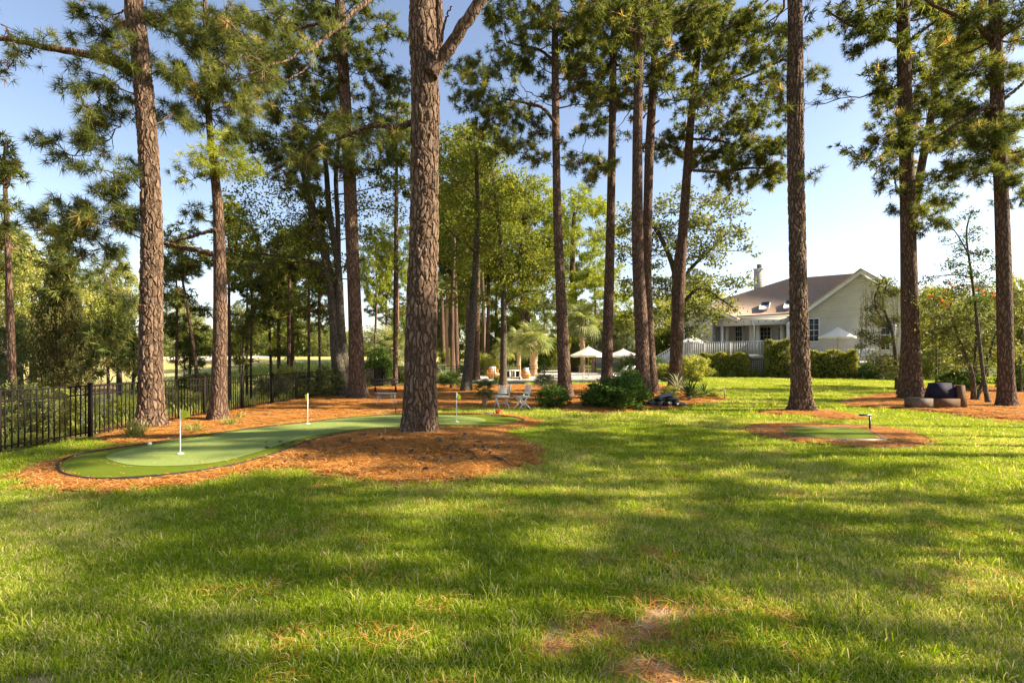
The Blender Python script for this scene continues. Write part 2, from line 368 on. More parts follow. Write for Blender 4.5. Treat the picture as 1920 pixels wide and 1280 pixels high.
# ------------------------------------------------------------------ trees
def curve(pts, k):
    """smooth resample of a polyline (Catmull-Rom)"""
    pts = np.asarray([tuple(p) for p in pts], float)
    if len(pts) == 2: return pts[0]+(pts[1]-pts[0])*np.linspace(0, 1, k)[:, None]
    t = np.linspace(0, len(pts)-1, k); out = []
    for tt in t:
        i = min(int(tt), len(pts)-2); f = tt-i
        p0 = pts[max(i-1, 0)]; p1 = pts[i]; p2 = pts[i+1]; p3 = pts[min(i+2, len(pts)-1)]
        out.append(.5*((2*p1)+(-p0+p2)*f+(2*p0-5*p1+4*p2-p3)*f*f+(-p0+3*p1-3*p2+p3)*f**3))
    return np.array(out)
CROWNTOPS = []
def pine_pads(pads, base, trunkxy, n_mult=1., nn=24, length=.22, width=.014, dspread=1.0, D=12., anchors=None):
    """pads: list of world centre, radius. Returns crown arrays and branch MB (local to base)"""
    CV, CT, Cv, off = [], [], [], 0; B = MB()
    anch = [np.asarray(anchors, float)] if anchors is not None and len(anchors) else []
    order = sorted(range(len(pads)), key=lambda i: np.linalg.norm(np.array(tuple(pads[i][0]))[:2]-trunkxy(pads[i][0][2])[:2]))
    for i_ in order:
        c, r = pads[i_]; r = r*1.08
        c = np.array(tuple(c)); tx = trunkxy(c[2]-max(.4, r*.5)); s = np.array(tx); best = np.linalg.norm(s-c); rs = 1.
        if anch:
            A_ = np.vstack(anch); dd_ = np.linalg.norm(A_-c, axis=1)+np.maximum(0, A_[:, 2]-c[2])*.7; q_ = np.argmin(dd_)
            if dd_[q_] < best*.85: s = A_[q_]; rs = .55
        d = np.linalg.norm(c-s)
        mid = (s+c)/2+np.array([rng.normal(0, .1), rng.normal(0, .1), -.06*d+rng.normal(0, .08)])
        path = curve([s, mid, c], 9)+np.vstack([np.zeros(3), rng.normal(0, .02+.01*d, (8, 3))])
        anch.append(path[3:])
        r0 = min(.07, .016+.011*d)*rs**.5
        B.tube(path-base, np.linspace(r0, .008, 9), 5, cap=False)
        nt_ = int(max(10, 92*r*r*n_mult)); ntw = max(4, nt_//7)
        st = path[rng.integers(5, 9, ntw)]; e = c+ballpts(ntw, .8)*np.array([r*1.2, r*dspread*1.2, r*.68])
        for a, b in zip(st, e):
            m_ = (a+b)/2+rng.normal(0, .06, 3); B.tube(np.array([a, m_, b])-base, [.011, .008, .005], 3, cap=False)
        dirs = e-st; dirs /= np.linalg.norm(dirs, axis=1)[:, None]+1e-6
        q = nt_//ntw+1
        f = rng.uniform(.45, 1.05, (ntw, q, 1)); pos = st[:, None]+(e-st)[:, None]*f+rng.normal(0, .09, (ntw, q, 3))
        dd = dirs[:, None]+rng.normal(0, .45, (ntw, q, 3)); dd[..., 2] += .25; dd = dd.reshape(-1, 3); dd /= np.linalg.norm(dd, axis=1)[:, None]
        V, T, v = needles(pos.reshape(-1, 3), dd, length, nn, width)
        CV.append(V-base); CT.append(T+off); Cv.append(np.clip(v+rng.normal(0, .08), 0, 1)); off += len(V)
    return np.vstack(CV), np.vstack(CT), np.concatenate(Cv), B
def crown_top(k):
    """the part of a tall pine's crown above the frame: radius ~3.4, height 7, shared between trees"""
    pads = []
    for i in range(30):
        z = rng.uniform(0, 8); rr = (3.6*(1-z/11))*math.sqrt(rng.random()); a = rng.uniform(0, 6.283)
        pads.append(((rr*math.cos(a), rr*math.sin(a), z), rng.uniform(.7, 1.15)))
    V, T, v, B = pine_pads(pads, np.zeros(3), lambda z: np.array([0, 0, max(z, -.5)]), .3, 12, .32, .045)
    return mk('crown', V, T, PINE, v=v, mesh_only=True), B.build('branch', TWIG, mesh_only=True)
for k in range(3): CROWNTOPS.append(crown_top(k))
def pine(label, path, widths, pads, Hm, base_py=None, D=None, bark=None, nseg=14, flare=1.55, group='tall pines around the lawn', extra=(), name='pine_tree', topscale=1., needle=PINE, pm=1., nn=34, length=.27, width=.0145, top=True, cat='pine tree', z0=None, drop=1):
    """path: pixels base..top of frame at depth D; widths in pixels; pads (px,py,rpx[,dz])"""
    b = P(*path[0], D); zb = float(H(b.x, b.y)) if z0 is None else z0
    base = np.array([b.x, b.y, zb]); pts = [Vector((b.x, b.y, zb-.15))]+[P(*q, D) for q in path[1:]]
    rad = [widths[0]/2*D/FPX]+[q/2*D/FPX for q in widths[1:]]
    ct_ = D/math.hypot(D, b.x); rad = [q*ct_ for q in rad]      # a round trunk far off axis looks wider than it is
    if Hm and Hm > pts[-1].z+1:
        last = pts[-1]; dr = (pts[-1]-pts[-2]).normalized()
        pts.append(last+Vector((dr.x*.4, .1, 1))*((Hm-last.z)*.5)); rad.append(rad[-1]*.72)
        pts.append(pts[-1]+Vector((rng.normal(0, .03), rng.normal(0, .03), 1))*((Hm-last.z)*.5)); rad.append(.04)
    near = bark is BARKD
    k = int((pts[-1].z-zb)/(.035 if near else .3))+8 if not near else 300
    zs = np.array([p.z for p in pts]); dense = curve(pts, 200)
    # resample evenly by height; nearer rings where the frame sees them
    zt = np.linspace(zs[0], zs[-1], k) if not near else np.concatenate([np.linspace(zs[0], min(zs[-1], 9), 330), np.linspace(min(zs[-1], 9)+.2, zs[-1], 24)])
    line = np.stack([np.interp(zt, dense[:, 2], dense[:, 0]), np.interp(zt, dense[:, 2], dense[:, 1]), zt], 1)
    rr = np.interp(zt, zs, rad)
    hgt = zt-zb; R0 = rad[0]
    rr = rr*(1+(flare-1)*np.exp(-np.maximum(hgt, 0)/.38))
    ph = rng.uniform(0, 6.28, 4)
    def wav(t, an):
        h_ = t*(len(zt)-1); hh = hgt[min(int(round(h_)), len(hgt)-1)]
        f = math.exp(-max(hh, 0)/.35)
        return .22*f*np.cos(5*an+ph[0])*.6+.12*f*np.cos(3*an+ph[1])+.035*np.cos(2*an+ph[2]+hh*.5)+.02*np.cos(4*an+ph[3]-hh*.9)
    seg = 110 if near else nseg
    tb = MB().tube(line-base, rr, seg, cap=False, wav=wav)
    root = empty(name, base, 0, label, cat, group); limbs = []
    tb.build('trunk', bark or BARK, root, smooth=True)
    for (lp, lw, ld) in extra:     # explicit limbs: pixel path, pixel widths, depth(s)
        lds = ld if isinstance(ld, (list, tuple)) else [ld]*len(lp)
        lpts = curve([P(x, y, d) for (x, y), d in zip(lp, lds)], 24); n0 = len(lp)
        lr = np.interp(np.linspace(0, n0-1, 24), range(n0), [q/2*d_/FPX*.92 for q, d_ in zip(lw, lds)]); limbs.append(lpts[6:])
        MB().tube(lpts+np.vstack([np.zeros((3, 3)), rng.normal(0, .012, (21, 3))])-base, lr, 12 if near else 8, cap=True, jit=.04).build('limb', BARK, root, smooth=True)
    if pads:
        W = []
        for p_ in pads:
            dd = D+(p_[3] if len(p_) > 3 else rng.uniform(-.9, .9)*p_[2]*D/FPX*1.3)
            W.append((P(p_[0], p_[1], dd), p_[2]*dd/FPX))
        def tx(z): return np.array([np.interp(z, dense[:, 2], dense[:, 0]), np.interp(z, dense[:, 2], dense[:, 1]), z])
        V, T, v, B = pine_pads(W, base, tx, pm, nn if D < 16 else nn-6, length, width*max(1, D/13), anchors=np.vstack(limbs) if limbs else None)
        mk('crown', V, T, needle, root, v=v); B.build('branch', TWIG, root)
    if top and Hm:
        ct, cb = CROWNTOPS[rng.integers(0, 3)]; tp = pts[-1]; s = topscale
        o = link('crown', ct, root, Vector((tp.x, tp.y, tp.z-7.3*s))-Vector(base), (0, 0, rng.uniform(0, 6)), (s, s, s))
        o2 = link('branch', cb, root, o.location, o.rotation_euler, (s, s, s))
    return root

def broadleaf(label, stems, blobs, D, lm, leaf=.11, dens=1., bark=None, name='broadleaf_tree', group=None, cat='tree', clump=26, sig=.2, dz=None, flower=None, zb=None):
    """stems: list of (pixel path, pixel widths); blobs: (px,py,rpx)"""
    b = P(*stems[0][0][0], D); z0 = float(H(b.x, b.y)) if zb is None else zb; base = np.array([b.x, b.y, z0])
    root = empty(name, base, 0, label, cat, group)
    allp = []
    tb = MB()
    for si, (pp, ww) in enumerate(stems):
        pts = [P(x, y, D+rng.normal(0, .1)) for x, y in pp]
        if si == 0 or pp[0][1] > HORI+10: pts[0] = Vector((pts[0].x, pts[0].y, z0-.1))
        c = curve(pts, 26); r = np.interp(np.linspace(0, len(pp)-1, 26), range(len(pp)), [q/2*D/FPX for q in ww])
        hh = c[:, 2]-z0
        if si == 0: r = r*(1+.45*np.exp(-np.maximum(hh, 0)/.3))
        tb.tube(c-base, r, 9, cap=False, jit=.03); allp.append(c)
    allp = np.vstack(allp)
    CC = []; B = MB()
    for bl in blobs:
        px, py, rp = bl[:3]
        dd = D+(bl[3] if len(bl) > 3 else rng.uniform(-1, 1)*rp*D/FPX*.9); c = np.array(tuple(P(px, py, dd))); r = rp*dd/FPX
        cand = allp[allp[:, 2] < c[2]+.2]; cand = cand if len(cand) else allp
        s = cand[np.argmin(np.linalg.norm(cand-c, axis=1)+rng.random(len(cand))*.3)]
        path = curve([s, (s+c)/2+rng.normal(0, .12, 3)+[0, 0, .1], c], 7)
        B.tube(path-base, np.linspace(min(.05, .012+.012*np.linalg.norm(c-s)), .007, 7), 4, cap=False)
        nc = max(4, int(32*r*r*dens/(sig/.2)**2)); cc = c+ballpts(nc, .7)*np.array([r, r, r*.75])
        for q in cc: B.tube(np.array([path[rng.integers(3, 7)], q])-base, [.008, .004], 3, cap=False)
        CC.append((cc[:, None]+rng.normal(0, sig, (nc, clump, 3))*np.array([1, 1, .6])).reshape(-1, 3))
    C = np.vstack(CC); V, Q = leaves(C-base, leaf); nv = len(V)//4
    v = np.repeat(np.clip(np.repeat(rng.normal(.45, .17, nv//clump+1), clump)[:nv]+rng.normal(0, .12, nv), 0, 1), 4)
    tb.build('trunk', bark or BARK2, root, smooth=True); B.build('branch', TWIG, root)
    mk('crown', V, Q, lm, root, v=v)
    if flower:
        F_ = []
        for px, py, rp, n in flower: F_.append(np.array(tuple(P(px, py, D-.3)))+rng.normal(0, rp*D/FPX*.5, (n, 3)))
        F_ = np.vstack(F_); V, Q = leaves(F_-base, .1); mk('blossom', V, Q, FLOWER, root, v=rng.random(len(V)))
    return root

# generic crowns shared by background trees and shrubs (unit radius)
def unit_crown(n_clump, per, leaf, lm, sig=.12, sh=.6, needle=False, cone=False):
    c = ballpts(n_clump, sh)
    lump = unit(10); k = (c@lump.T).max(1); c = c*(.72+.33*np.abs(np.sin(k*5)))[:, None]
    if cone: c[:, :2] *= np.clip((1.08-c[:, 2:3])/1.6, .1, 1)*(.62+.55*np.abs(np.sin(np.arctan2(c[:, 1], c[:, 0])*2.5+c[:, 2]*4.5))*(.6+.6*np.abs(np.sin(c[:, 2]*13))))[:, None]
    if needle:
        q_ = n_clump//11; cc_ = ballpts(q_, .5)*(.72+.33*np.abs(np.sin((ballpts(q_)@lump.T).max(1)*5)))[:, None]; c = (cc_[:, None]+rng.normal(0, .05, (q_, 11, 3))*[1, 1, .6]).reshape(-1, 3)
        dirs = c/(np.linalg.norm(c, axis=1)[:, None]+1e-6)+[0, 0, .4]; dirs /= np.linalg.norm(dirs, axis=1)[:, None]
        V, F, v = needles(c, dirs, leaf, per, leaf*.2); return mk('crown', V, F, lm, v=v, mesh_only=True)
    C = (c[:, None]+rng.normal(0, sig, (n_clump, per, 3))).reshape(-1, 3); V, F = leaves(C, leaf); n = len(C)
    v = np.repeat(np.clip(np.repeat(rng.normal(.45, .2, n_clump), per)+rng.normal(0, .12, n), 0, 1), 4)
    return mk('crown', V, F, lm, v=v, mesh_only=True)
UC = {
 'bright': [unit_crown(430, 44, .05, BRIGHT, .05) for _ in range(3)],
 'oak': [unit_crown(430, 44, .05, OAK, .05) for _ in range(3)],
 'olive': [unit_crown(400, 40, .05, OAKG, .05) for _ in range(2)],
 'pineb': [unit_crown(3200, 14, .075, PINEB, needle=True) for _ in range(2)],
 'pine': [unit_crown(2600, 14, .08, PINE, needle=True) for _ in range(2)],
 'cedar': [unit_crown(1500, 16, .045, CEDAR, .045, cone=True)],
 'shrub': [unit_crown(260, 26, .1, SHRUB, .08) for _ in range(2)],
 'lime': [unit_crown(260, 26, .1, BRIGHT, .08) for _ in range(2)],
}
TRUNKM = {}
def trunk_unit(key, m):
    if key not in TRUNKM:
        pts = np.array([[0, 0, -.05], [.012, .01, .3], [-.012, .0, .65], [.0, .01, 1]]); c = curve(pts, 14)
        TRUNKM[key] = MB().tube(c, np.linspace(.03, .012, 14)*(1+.5*np.exp(-np.linspace(0, 1, 14)*20)), 8, cap=False, jit=.05).build('trunk', m, smooth=True, mesh_only=True)
    return TRUNKM[key]
def bgtree(kind, px, pyc, rpx, D, label, ry=None, zb=None, group='trees behind the garden', name='tree', tw=1., cat='tree', lift=True):
    """background tree with crown centre at pixel (px,pyc), radius rpx"""
    c = P(px, pyc, D); z0 = float(H(c.x, c.y)) if zb is None else zb
    r = rpx*D/FPX; rz = (ry or rpx)*D/FPX
    root = empty(name, (c.x, c.y, z0), 0, label, cat, group)
    th = max(c.z-z0+rz*.5, .4)
    link('trunk', trunk_unit('p' if 'pine' in kind else 'g', BARK if 'pine' in kind else BARK2), root, (0, 0, 0), (0, 0, rng.uniform(0, 6)), (tw*th*.8, tw*th*.8, th))
    link('crown', UC[kind][rng.integers(0, len(UC[kind]))], root, (0, 0, c.z-z0), (0, 0, rng.uniform(0, 6.28)), (r, r, rz))
    return root
def shrub(kind, px, py_base, wpx, hpx, label, name='shrub', group=None, cat='shrub'):
    g = at(px, py_base); D = g.y; r = wpx/2*D/FPX; h = hpx/2*D/FPX
    root = empty(name, g, 0, label, cat, group)
    link('foliage', UC[kind][rng.integers(0, len(UC[kind]))], root, (0, 0, h*.95), (0, 0, rng.uniform(0, 6)), (r, r, h*1.05))
    st = MB()
    for i in range(5):
        a = rng.uniform(0, 6.28); st.tube([(0, 0, -.03), (.3*r*math.cos(a), .3*r*math.sin(a), h*.5), (.6*r*math.cos(a), .6*r*math.sin(a), h*1.1)], [.03, .02, .008], 5, cap=False)
    st.build('stem', TWIG, root); return root

# palms -------------------------------------------------------------
def frond_mesh(m, n=22, L_=.75, stem=.6, w=.045, fold=.25):
    """a fan frond: stalk along +X, leaflets radiating"""
    V = []; F = []; v = []
    s = MB(); s.tube([(0, 0, 0), (stem*.6, 0, .05), (stem, 0, .02)], [.012, .01, .008], 4, cap=False)
    b = 0; VV = [s.V[0]]; b = len(s.V[0]); QQ = [s.Q[0]]
    vv = [np.full(b, .6)]
    for i in range(n):
        a = (i/(n-1)-.5)*math.radians(250); l = L_*(1-.25*abs(i/(n-1)-.5)*2)*rng.uniform(.9, 1.05)
        d = np.array([math.cos(a), math.sin(a), 0.]); sd = np.array([-math.sin(a), math.cos(a), 0])
        o = np.array([stem, 0, .02]); z1 = .1*l; z2 = -.28*l*rng.uniform(.5, 1.5)
        p = [o, o+d*l*.5+sd*w*.5+[0, 0, z1], o+d*l*.5-sd*w*.5+[0, 0, z1], o+d*l+[0, 0, z2]]
        VV.append(np.array([p[0], p[1], p[3], p[2]])); QQ.append(np.array([[b, b+1, b+2, b+3]])); b += 4; vv.append(np.full(4, rng.uniform(.2, .9)))
    return mk('frond', np.vstack(VV), np.vstack(QQ), m, v=np.concatenate(vv), mesh_only=True)
FR = {'palm': [frond_mesh(PALM) for _ in range(2)], 'dark': [frond_mesh(PALMD) for _ in range(2)], 'silver': [frond_mesh(SILVER, 20, .6, .45) for _ in range(2)]}
def sword_mesh(m, L_=1., w=.05):
    t = np.linspace(0, 1, 7); x = L_*t*(1-.15*t); z = L_*(.25*t-.35*t**3); wd = w*np.array([.6, 1, 1, .9, .7, .4, .02])
    V = np.concatenate([np.stack([x, wd/2, z], 1), np.stack([x, -wd/2, z], 1)]); F = [(i, i+1, i+8, i+7) for i in range(6)]
    return mk('leaf', V, np.array(F), m, v=rng.uniform(.2, .8)*np.ones(14), mesh_only=True)
SW = {'dark': sword_mesh(PALMD), 'silver': sword_mesh(SILVER), 'palm': sword_mesh(PALM)}
def palm(kind, loc, trunk_h, r, n, label, trunk_r=.14, name='palm_tree', cat='palm', group=None, droop=.3, leafname='frond', meshes=None, boots=True):
    root = empty(name, loc, 0, label, cat, group)
    if trunk_h > .05:
        k = 30; z = np.linspace(-.1, trunk_h, k); rad = trunk_r*(1+.12*np.sin(np.arange(k)*2.4)+.1*rng.random(k)); 
        MB().tube(np.stack([.04*np.sin(z), 0*z, z], 1), rad, 9, cap=True, jit=.07).build('trunk', PALMTR, root)
    ms = meshes or FR[kind]
    for i in range(n):
        a = i*2.39996+rng.normal(0, .2); el = math.radians(78-128*(i/n)**.9*(1 if trunk_h > .6 else .62)+rng.normal(0, 7)); s = r*rng.uniform(.85, 1.12)/(1.3 if meshes is None else 1.)
        o = link(leafname, ms[rng.integers(0, len(ms))], root, (0, 0, max(trunk_h-.05, .08)), (rng.normal(0, .35), -el, a), (s, s, s))
        o.rotation_mode = 'XYZ'
    return root

# ================================================================== GROUND
def pxpoly(pts): return [at(x, y) for x, y in pts]
def inpoly(X, Y, poly):
    ins = np.zeros(np.shape(X), bool); n = len(poly)
    for i in range(n):
        x1, y1 = poly[i][0], poly[i][1]; x2, y2 = poly[(i+1) % n][0], poly[(i+1) % n][1]
        c = ((y1 > Y) != (y2 > Y)) & (X < (x2-x1)*(Y-y1)/((y2-y1) or 1e-9)+x1); ins ^= c
    return ins
def edgedist(X, Y, poly):
    d = np.full(np.shape(X), 1e9); n = len(poly)
    for i in range(n):
        a = np.array(poly[i][:2]); b = np.array(poly[(i+1) % n][:2]); ab = b-a; l = ab@ab+1e-9
        t = np.clip(((X-a[0])*ab[0]+(Y-a[1])*ab[1])/l, 0, 1); d = np.minimum(d, np.hypot(X-a[0]-t*ab[0], Y-a[1]-t*ab[1]))
    return d
def closedcurve(poly, k):
    p = np.array([(q[0], q[1]) for q in poly]); n = len(p); out = []
    for i in range(n):
        p0, p1, p2, p3 = p[i-1], p[i], p[(i+1) % n], p[(i+2) % n]
        for f in np.arange(k)/k: out.append(.5*((2*p1)+(-p0+p2)*f+(2*p0-5*p1+4*p2-p3)*f*f+(-p0+3*p1-3*p2+p3)*f**3))
    return [tuple(q) for q in out]
A_BED = closedcurve(pxpoly([(31, 894), (52, 881), (91, 868), (156, 853), (230, 838), (300, 828), (365, 819), (430, 810), (500, 800), (600, 787), (700, 780), (823, 777), (900, 777), (970, 781), (1009, 790), (1010, 798), (965, 807), (945, 815), (973, 827), (1005, 838), (1016, 851), (975, 875), (907, 892), (850, 904), (790, 909), (735, 909), (675, 904), (635, 898), (598, 893), (555, 880), (500, 882), (443, 892), (378, 909), (286, 919), (208, 925), (130, 924), (65, 916), (37, 905)]), 3)
GREEN = closedcurve(pxpoly([(109, 885), (112, 874), (128, 865), (169, 854), (260, 840), (365, 823), (495, 805), (585, 795), (660, 786), (749, 781), (823, 780), (900, 781), (950, 784), (982, 791), (960, 798), (920, 803), (823, 804), (740, 808), (680, 813), (620, 822), (578, 833), (540, 847), (500, 862), (455, 875), (417, 883), (370, 891), (312, 898), (208, 906), (150, 903), (118, 895)]), 3)
PUTTP = closedcurve(pxpoly([(200, 869), (206, 861), (250, 849), (300, 840), (365, 829), (495, 808), (582, 798), (660, 788), (749, 783.5), (823, 783), (860, 785), (900, 789), (911, 795), (885, 801), (823, 802), (749, 806), (686, 811), (621, 819), (556, 832), (499, 851), (443, 868), (390, 879), (300, 884), (234, 880)]), 3)
B_BED = [at(x, y) for x, y in [(196, 834), (170, 822), (215, 800), (250, 775), (300, 762), (390, 757), (516, 750), (600, 738), (680, 728), (760, 722), (900, 722), (1040, 722), (1050, 740), (1045, 765), (960, 768), (900, 766), (823, 770), (800, 776), (700, 779), (600, 786), (500, 799), (430, 809), (365, 818), (300, 827), (245, 834)]]
C_BED = closedcurve(pxpoly([(1020, 762), (1030, 735), (1080, 722), (1200, 719), (1240, 722), (1290, 733), (1340, 741), (1368, 750), (1330, 757), (1285, 766), (1240, 771), (1160, 777), (1090, 775), (1040, 771)]), 3)
D_BED = closedcurve(pxpoly([(1408, 776), (1450, 771), (1502, 768), (1560, 772), (1632, 786), (1570, 789), (1500, 782), (1450, 779)]), 3)
E_BED = closedcurve(pxpoly([(1397, 806), (1418, 798), (1480, 796), (1560, 798), (1640, 802), (1705, 812), (1747, 829), (1725, 839), (1650, 843), (1560, 838), (1480, 828), (1420, 818)]), 3)
TEE = pxpoly([(1464, 804), (1562, 805), (1626, 808), (1662, 830), (1560, 829), (1472, 821)])
F_BED = closedcurve(pxpoly([(1566, 757), (1615, 745), (1680, 736), (1760, 724), (1900, 727), (2050, 735), (2050, 790), (1960, 794), (1880, 792), (1780, 780), (1720, 773), (1650, 769), (1595, 764)]), 3)
BEDS = [A_BED, B_BED, C_BED, D_BED, E_BED, F_BED]

xs = np.concatenate([-np.geomspace(1, 1, 1)*0-np.array([900, 600, 400, 280, 200, 150, 115, 90, 72, 60, 52, 46, 41]), np.arange(-38, -14, 1.2), np.arange(-14, 16, .16), np.arange(16, 50, 1.6), np.array([52, 60, 75, 100, 150, 240, 400, 700, 900])])
ys = np.concatenate([[-400, -150, -60, -30, -15, -8, -4, -1], np.arange(1, 14, .13), np.arange(14, 30, .5), np.arange(30, 70, 1.5), np.array([72, 80, 90, 105, 125, 160, 220, 320, 500, 900])])
XX, YY = np.meshgrid(xs, ys); ZZ = H(XX, YY)
nx, ny = len(xs), len(ys); i, j = np.meshgrid(np.arange(ny-1), np.arange(nx-1), indexing='ij'); a_ = i*nx+j
def vnoise(X, Y, s, seed=0):
    r_ = np.random.default_rng(seed); out = 0
    for k in range(5):
        th = r_.uniform(0, 6.28); f = s*(1.7**k)*r_.uniform(.8, 1.2); out = out+np.sin(X*f*math.cos(th)+Y*f*math.sin(th)+r_.uniform(0, 6.28)+1.3*np.sin(f*.6*(X*math.sin(th)-Y*math.cos(th))))/(1.25**k)
    return out/2.6
litter = np.maximum(sstep(-9.2, -10.2, XX)*(1-sstep(36, 50, YY)), 0)
fair = sstep(-6, -14, XX)*sstep(36, 46, YY)
def bare_at(X, Y):
    b = 0*X
    for (px, py, rx, ry) in [(1150, 1185, .42, .2), (1245, 1262, .3, .22), (1050, 1215, .2, .1), (1290, 1150, .25, .12), (610, 912, .25, .12), (310, 838, .9, .12), (980, 868, .5, .3), (60, 1276, .15, .06)]:
        g = at(px, py); b = np.maximum(b, np.exp(-(((X-g.x)/rx)**2+((Y-g.y)/ry)**2)**1.0))
    return np.clip(b*1.05+.4*vnoise(X, Y, 9., 3)*np.minimum(1, b*4), 0, 1)
bare = bare_at(XX, YY)
g = mk('ground', np.stack([XX, YY, ZZ], -1), np.stack([a_, a_+1, a_+nx+1, a_+nx], -1).reshape(-1, 4), GROUND, smooth=True, attrs={'litter': litter.ravel(), 'fairway': fair.ravel(), 'bare': bare.ravel()})
tag(g, kind='structure')

def sheet(name, poly, m, lift, dome=0., res=.16, parent=None, edge_z=0., noise_amp=0., round_=.25):
    P2 = [Vector((p[0], p[1])) for p in poly]; X0, X1 = min(p.x for p in P2), max(p.x for p in P2); Y0, Y1 = min(p.y for p in P2), max(p.y for p in P2)
    gx, gy = np.meshgrid(np.arange(X0, X1, res), np.arange(Y0, Y1, res)); gx = gx.ravel()+rng.uniform(-.2, .2, gx.size)*res; gy = gy.ravel()+rng.uniform(-.2, .2, gy.size)*res
    ok = inpoly(gx, gy, poly) & (edgedist(gx, gy, poly) > res*.45); gx, gy = gx[ok], gy[ok]
    pts = P2+[Vector((a, b)) for a, b in zip(gx, gy)]
    r = geometry.delaunay_2d_cdt(pts, [], [list(range(len(P2)))], 1, 1e-5)
    V = np.array([(p.x, p.y) for p in r[0]]); T = np.array([f for f in r[2]])
    d = edgedist(V[:, 0], V[:, 1], poly); z = H(V[:, 0], V[:, 1])+edge_z+lift*np.minimum(1, d/round_)**.7+dome*(1-np.exp(-d/.6))
    if noise_amp: z = z+noise_amp*vnoise(V[:, 0], V[:, 1], 4, 9)*np.minimum(1, d/.3)
    return mk(name, np.column_stack([V, z]), T, m, parent, smooth=True)
def ring(name, poly, m, width, h0, h1, parent=None, closed=True):
    """thin upright edging strip following poly"""
    p = np.array([(q[0], q[1]) for q in poly]); n = len(p); t = np.roll(p, -1, 0)-np.roll(p, 1, 0); t /= np.linalg.norm(t, axis=1)[:, None]; nn_ = np.stack([t[:, 1], -t[:, 0]], 1)*width/2
    z = H(p[:, 0], p[:, 1]); V = np.stack([np.column_stack([p+nn_, z+h0]), np.column_stack([p+nn_, z+h1]), np.column_stack([p-nn_, z+h1]), np.column_stack([p-nn_, z+h0])], 1).reshape(-1, 3)
    F = []
    for i in range(n if closed else n-1):
        k = (i+1) % n
        for c in range(4): F.append((i*4+c, k*4+c, k*4+(c+1) % 4, i*4+(c+1) % 4))
    return mk(name, V, np.array(F), m, parent)
for nm, poly, dome in (('mulch_bed', A_BED, 0.), ('mulch_bed', B_BED, .03), ('mulch_bed', C_BED, .08), ('mulch_bed', D_BED, .03), ('mulch_bed', E_BED, 0), ('mulch_bed', F_BED, .08)):
    o = sheet(nm, poly, MULCH, .03, dome, .16 if poly in (A_BED, E_BED) else .3, edge_z=.006, noise_amp=.012); tag(o, kind='structure')
# putting green
pg = empty('putting_green', (0, 0, 0), 0, 'long curved artificial putting green winding behind the big central pine', 'putting green')
sheet('fringe', GREEN, FRINGE, .03, 0, .2, pg, edge_z=.05, round_=.1); 
def puttsheet(name, poly, m, parent, z): return sheet(name, poly, m, 0, 0, .2, parent, edge_z=z)
puttsheet('putting_surface', PUTTP, PUTT, pg, .086)
ring('edging', GREEN, EDGE, .025, -.05, .08, pg)
o = ring('bed_edging', A_BED, EDGE, .03, -.03, .035); tag(o, 'thin black plastic strip bordering the pine straw around the long putting green', 'garden edging', 'garden edging strips')
o = ring('bed_edging', E_BED, EDGE, .03, -.03, .05); tag(o, 'thin black strip bordering the small oval bed with the tee pad', 'garden edging', 'garden edging strips')
o = ring('bed_edging', F_BED, EDGE, .025, -.03, .03); tag(o, 'thin dark strip bordering the bed of the low brown lounge seat', 'garden edging', 'garden edging strips')
tp = empty('tee_pad', (0, 0, 0), 0, 'small flat artificial turf pad set in an oval straw bed', 'tee pad')
sheet('turf', TEE, FRINGE, 0, 0, .2, tp, edge_z=.06)
ring('steel_edging', TEE, STEEL, .02, -.02, .075, tp)

def blade_clump(n, rad, hmin, hmax, wd, m, name='grass_clump', lean=.6, seed=0, vmu=.5, vs=.18, straw=.08):
    V = []; F = []; vv = []; b = 0
    for i in range(n):
        a = rng.uniform(0, 6.28); rr = rad*math.sqrt(rng.random()); x, y = rr*math.cos(a), rr*math.sin(a); h = rng.uniform(hmin, hmax); ln = rng.normal(0, lean, 2); dx, dy = ln*h
        s = np.array([math.sin(a*3.1), math.cos(a*3.1), 0])*wd*.5*rng.uniform(.7, 1.2); z = 1/math.hypot(1, math.hypot(*ln)*.7)*h
        p0 = np.array([x, y, -.01]); p1 = p0+[dx*.22, dy*.22, z*.55]; p2 = p0+[dx*.62, dy*.62, z*.92]; p3 = p0+[dx*1.1, dy*1.1, z*.95]
        V += [p0+s, p0-s, p1+s, p1-s, p2+s*.7, p2-s*.7, p3]; F += [(b, b+1, b+3, b+2), (b+2, b+3, b+5, b+4), (b+4, b+5, b+6, b+6)]; b += 7
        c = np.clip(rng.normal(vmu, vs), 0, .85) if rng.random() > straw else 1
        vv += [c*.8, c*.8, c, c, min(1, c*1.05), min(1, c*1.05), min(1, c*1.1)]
    Q = np.array([f for f in F if f[2] != f[3]]); T = np.array([f[:3] for f in F if f[2] == f[3]])
    return mk(name, np.array(V), [Q, T], m, v=vv, mesh_only=True)
def straw_clump(n, rad, ln, wd, zs=.02):
    V = []; F = []; b = 0; vv = []
    for i in range(n):
        x, y = rng.normal(0, rad*.5, 2); a = rng.uniform(0, 6.28); l = ln*rng.uniform(.5, 1.1); d = np.array([math.cos(a), math.sin(a), rng.normal(0, .12)]); s = np.array([-d[1], d[0], 0])*wd*.5; z = rng.uniform(0, zs); bd = s/wd*rng.normal(0, .06)
        p = np.array([x, y, z]); V += [p-d*l/2+s, p-d*l/2-s, p+bd-s+[0, 0, .008], p+bd+s+[0, 0, .008], p+d*l/2-s*.5, p+d*l/2+s*.5]; F += [(b, b+1, b+2, b+3), (b+3, b+2, b+4, b+5)]; b += 6
        vv += [rng.random()]*6
    return mk('straw_clump', np.array(V), np.array(F), STRAW, v=vv, mesh_only=True)
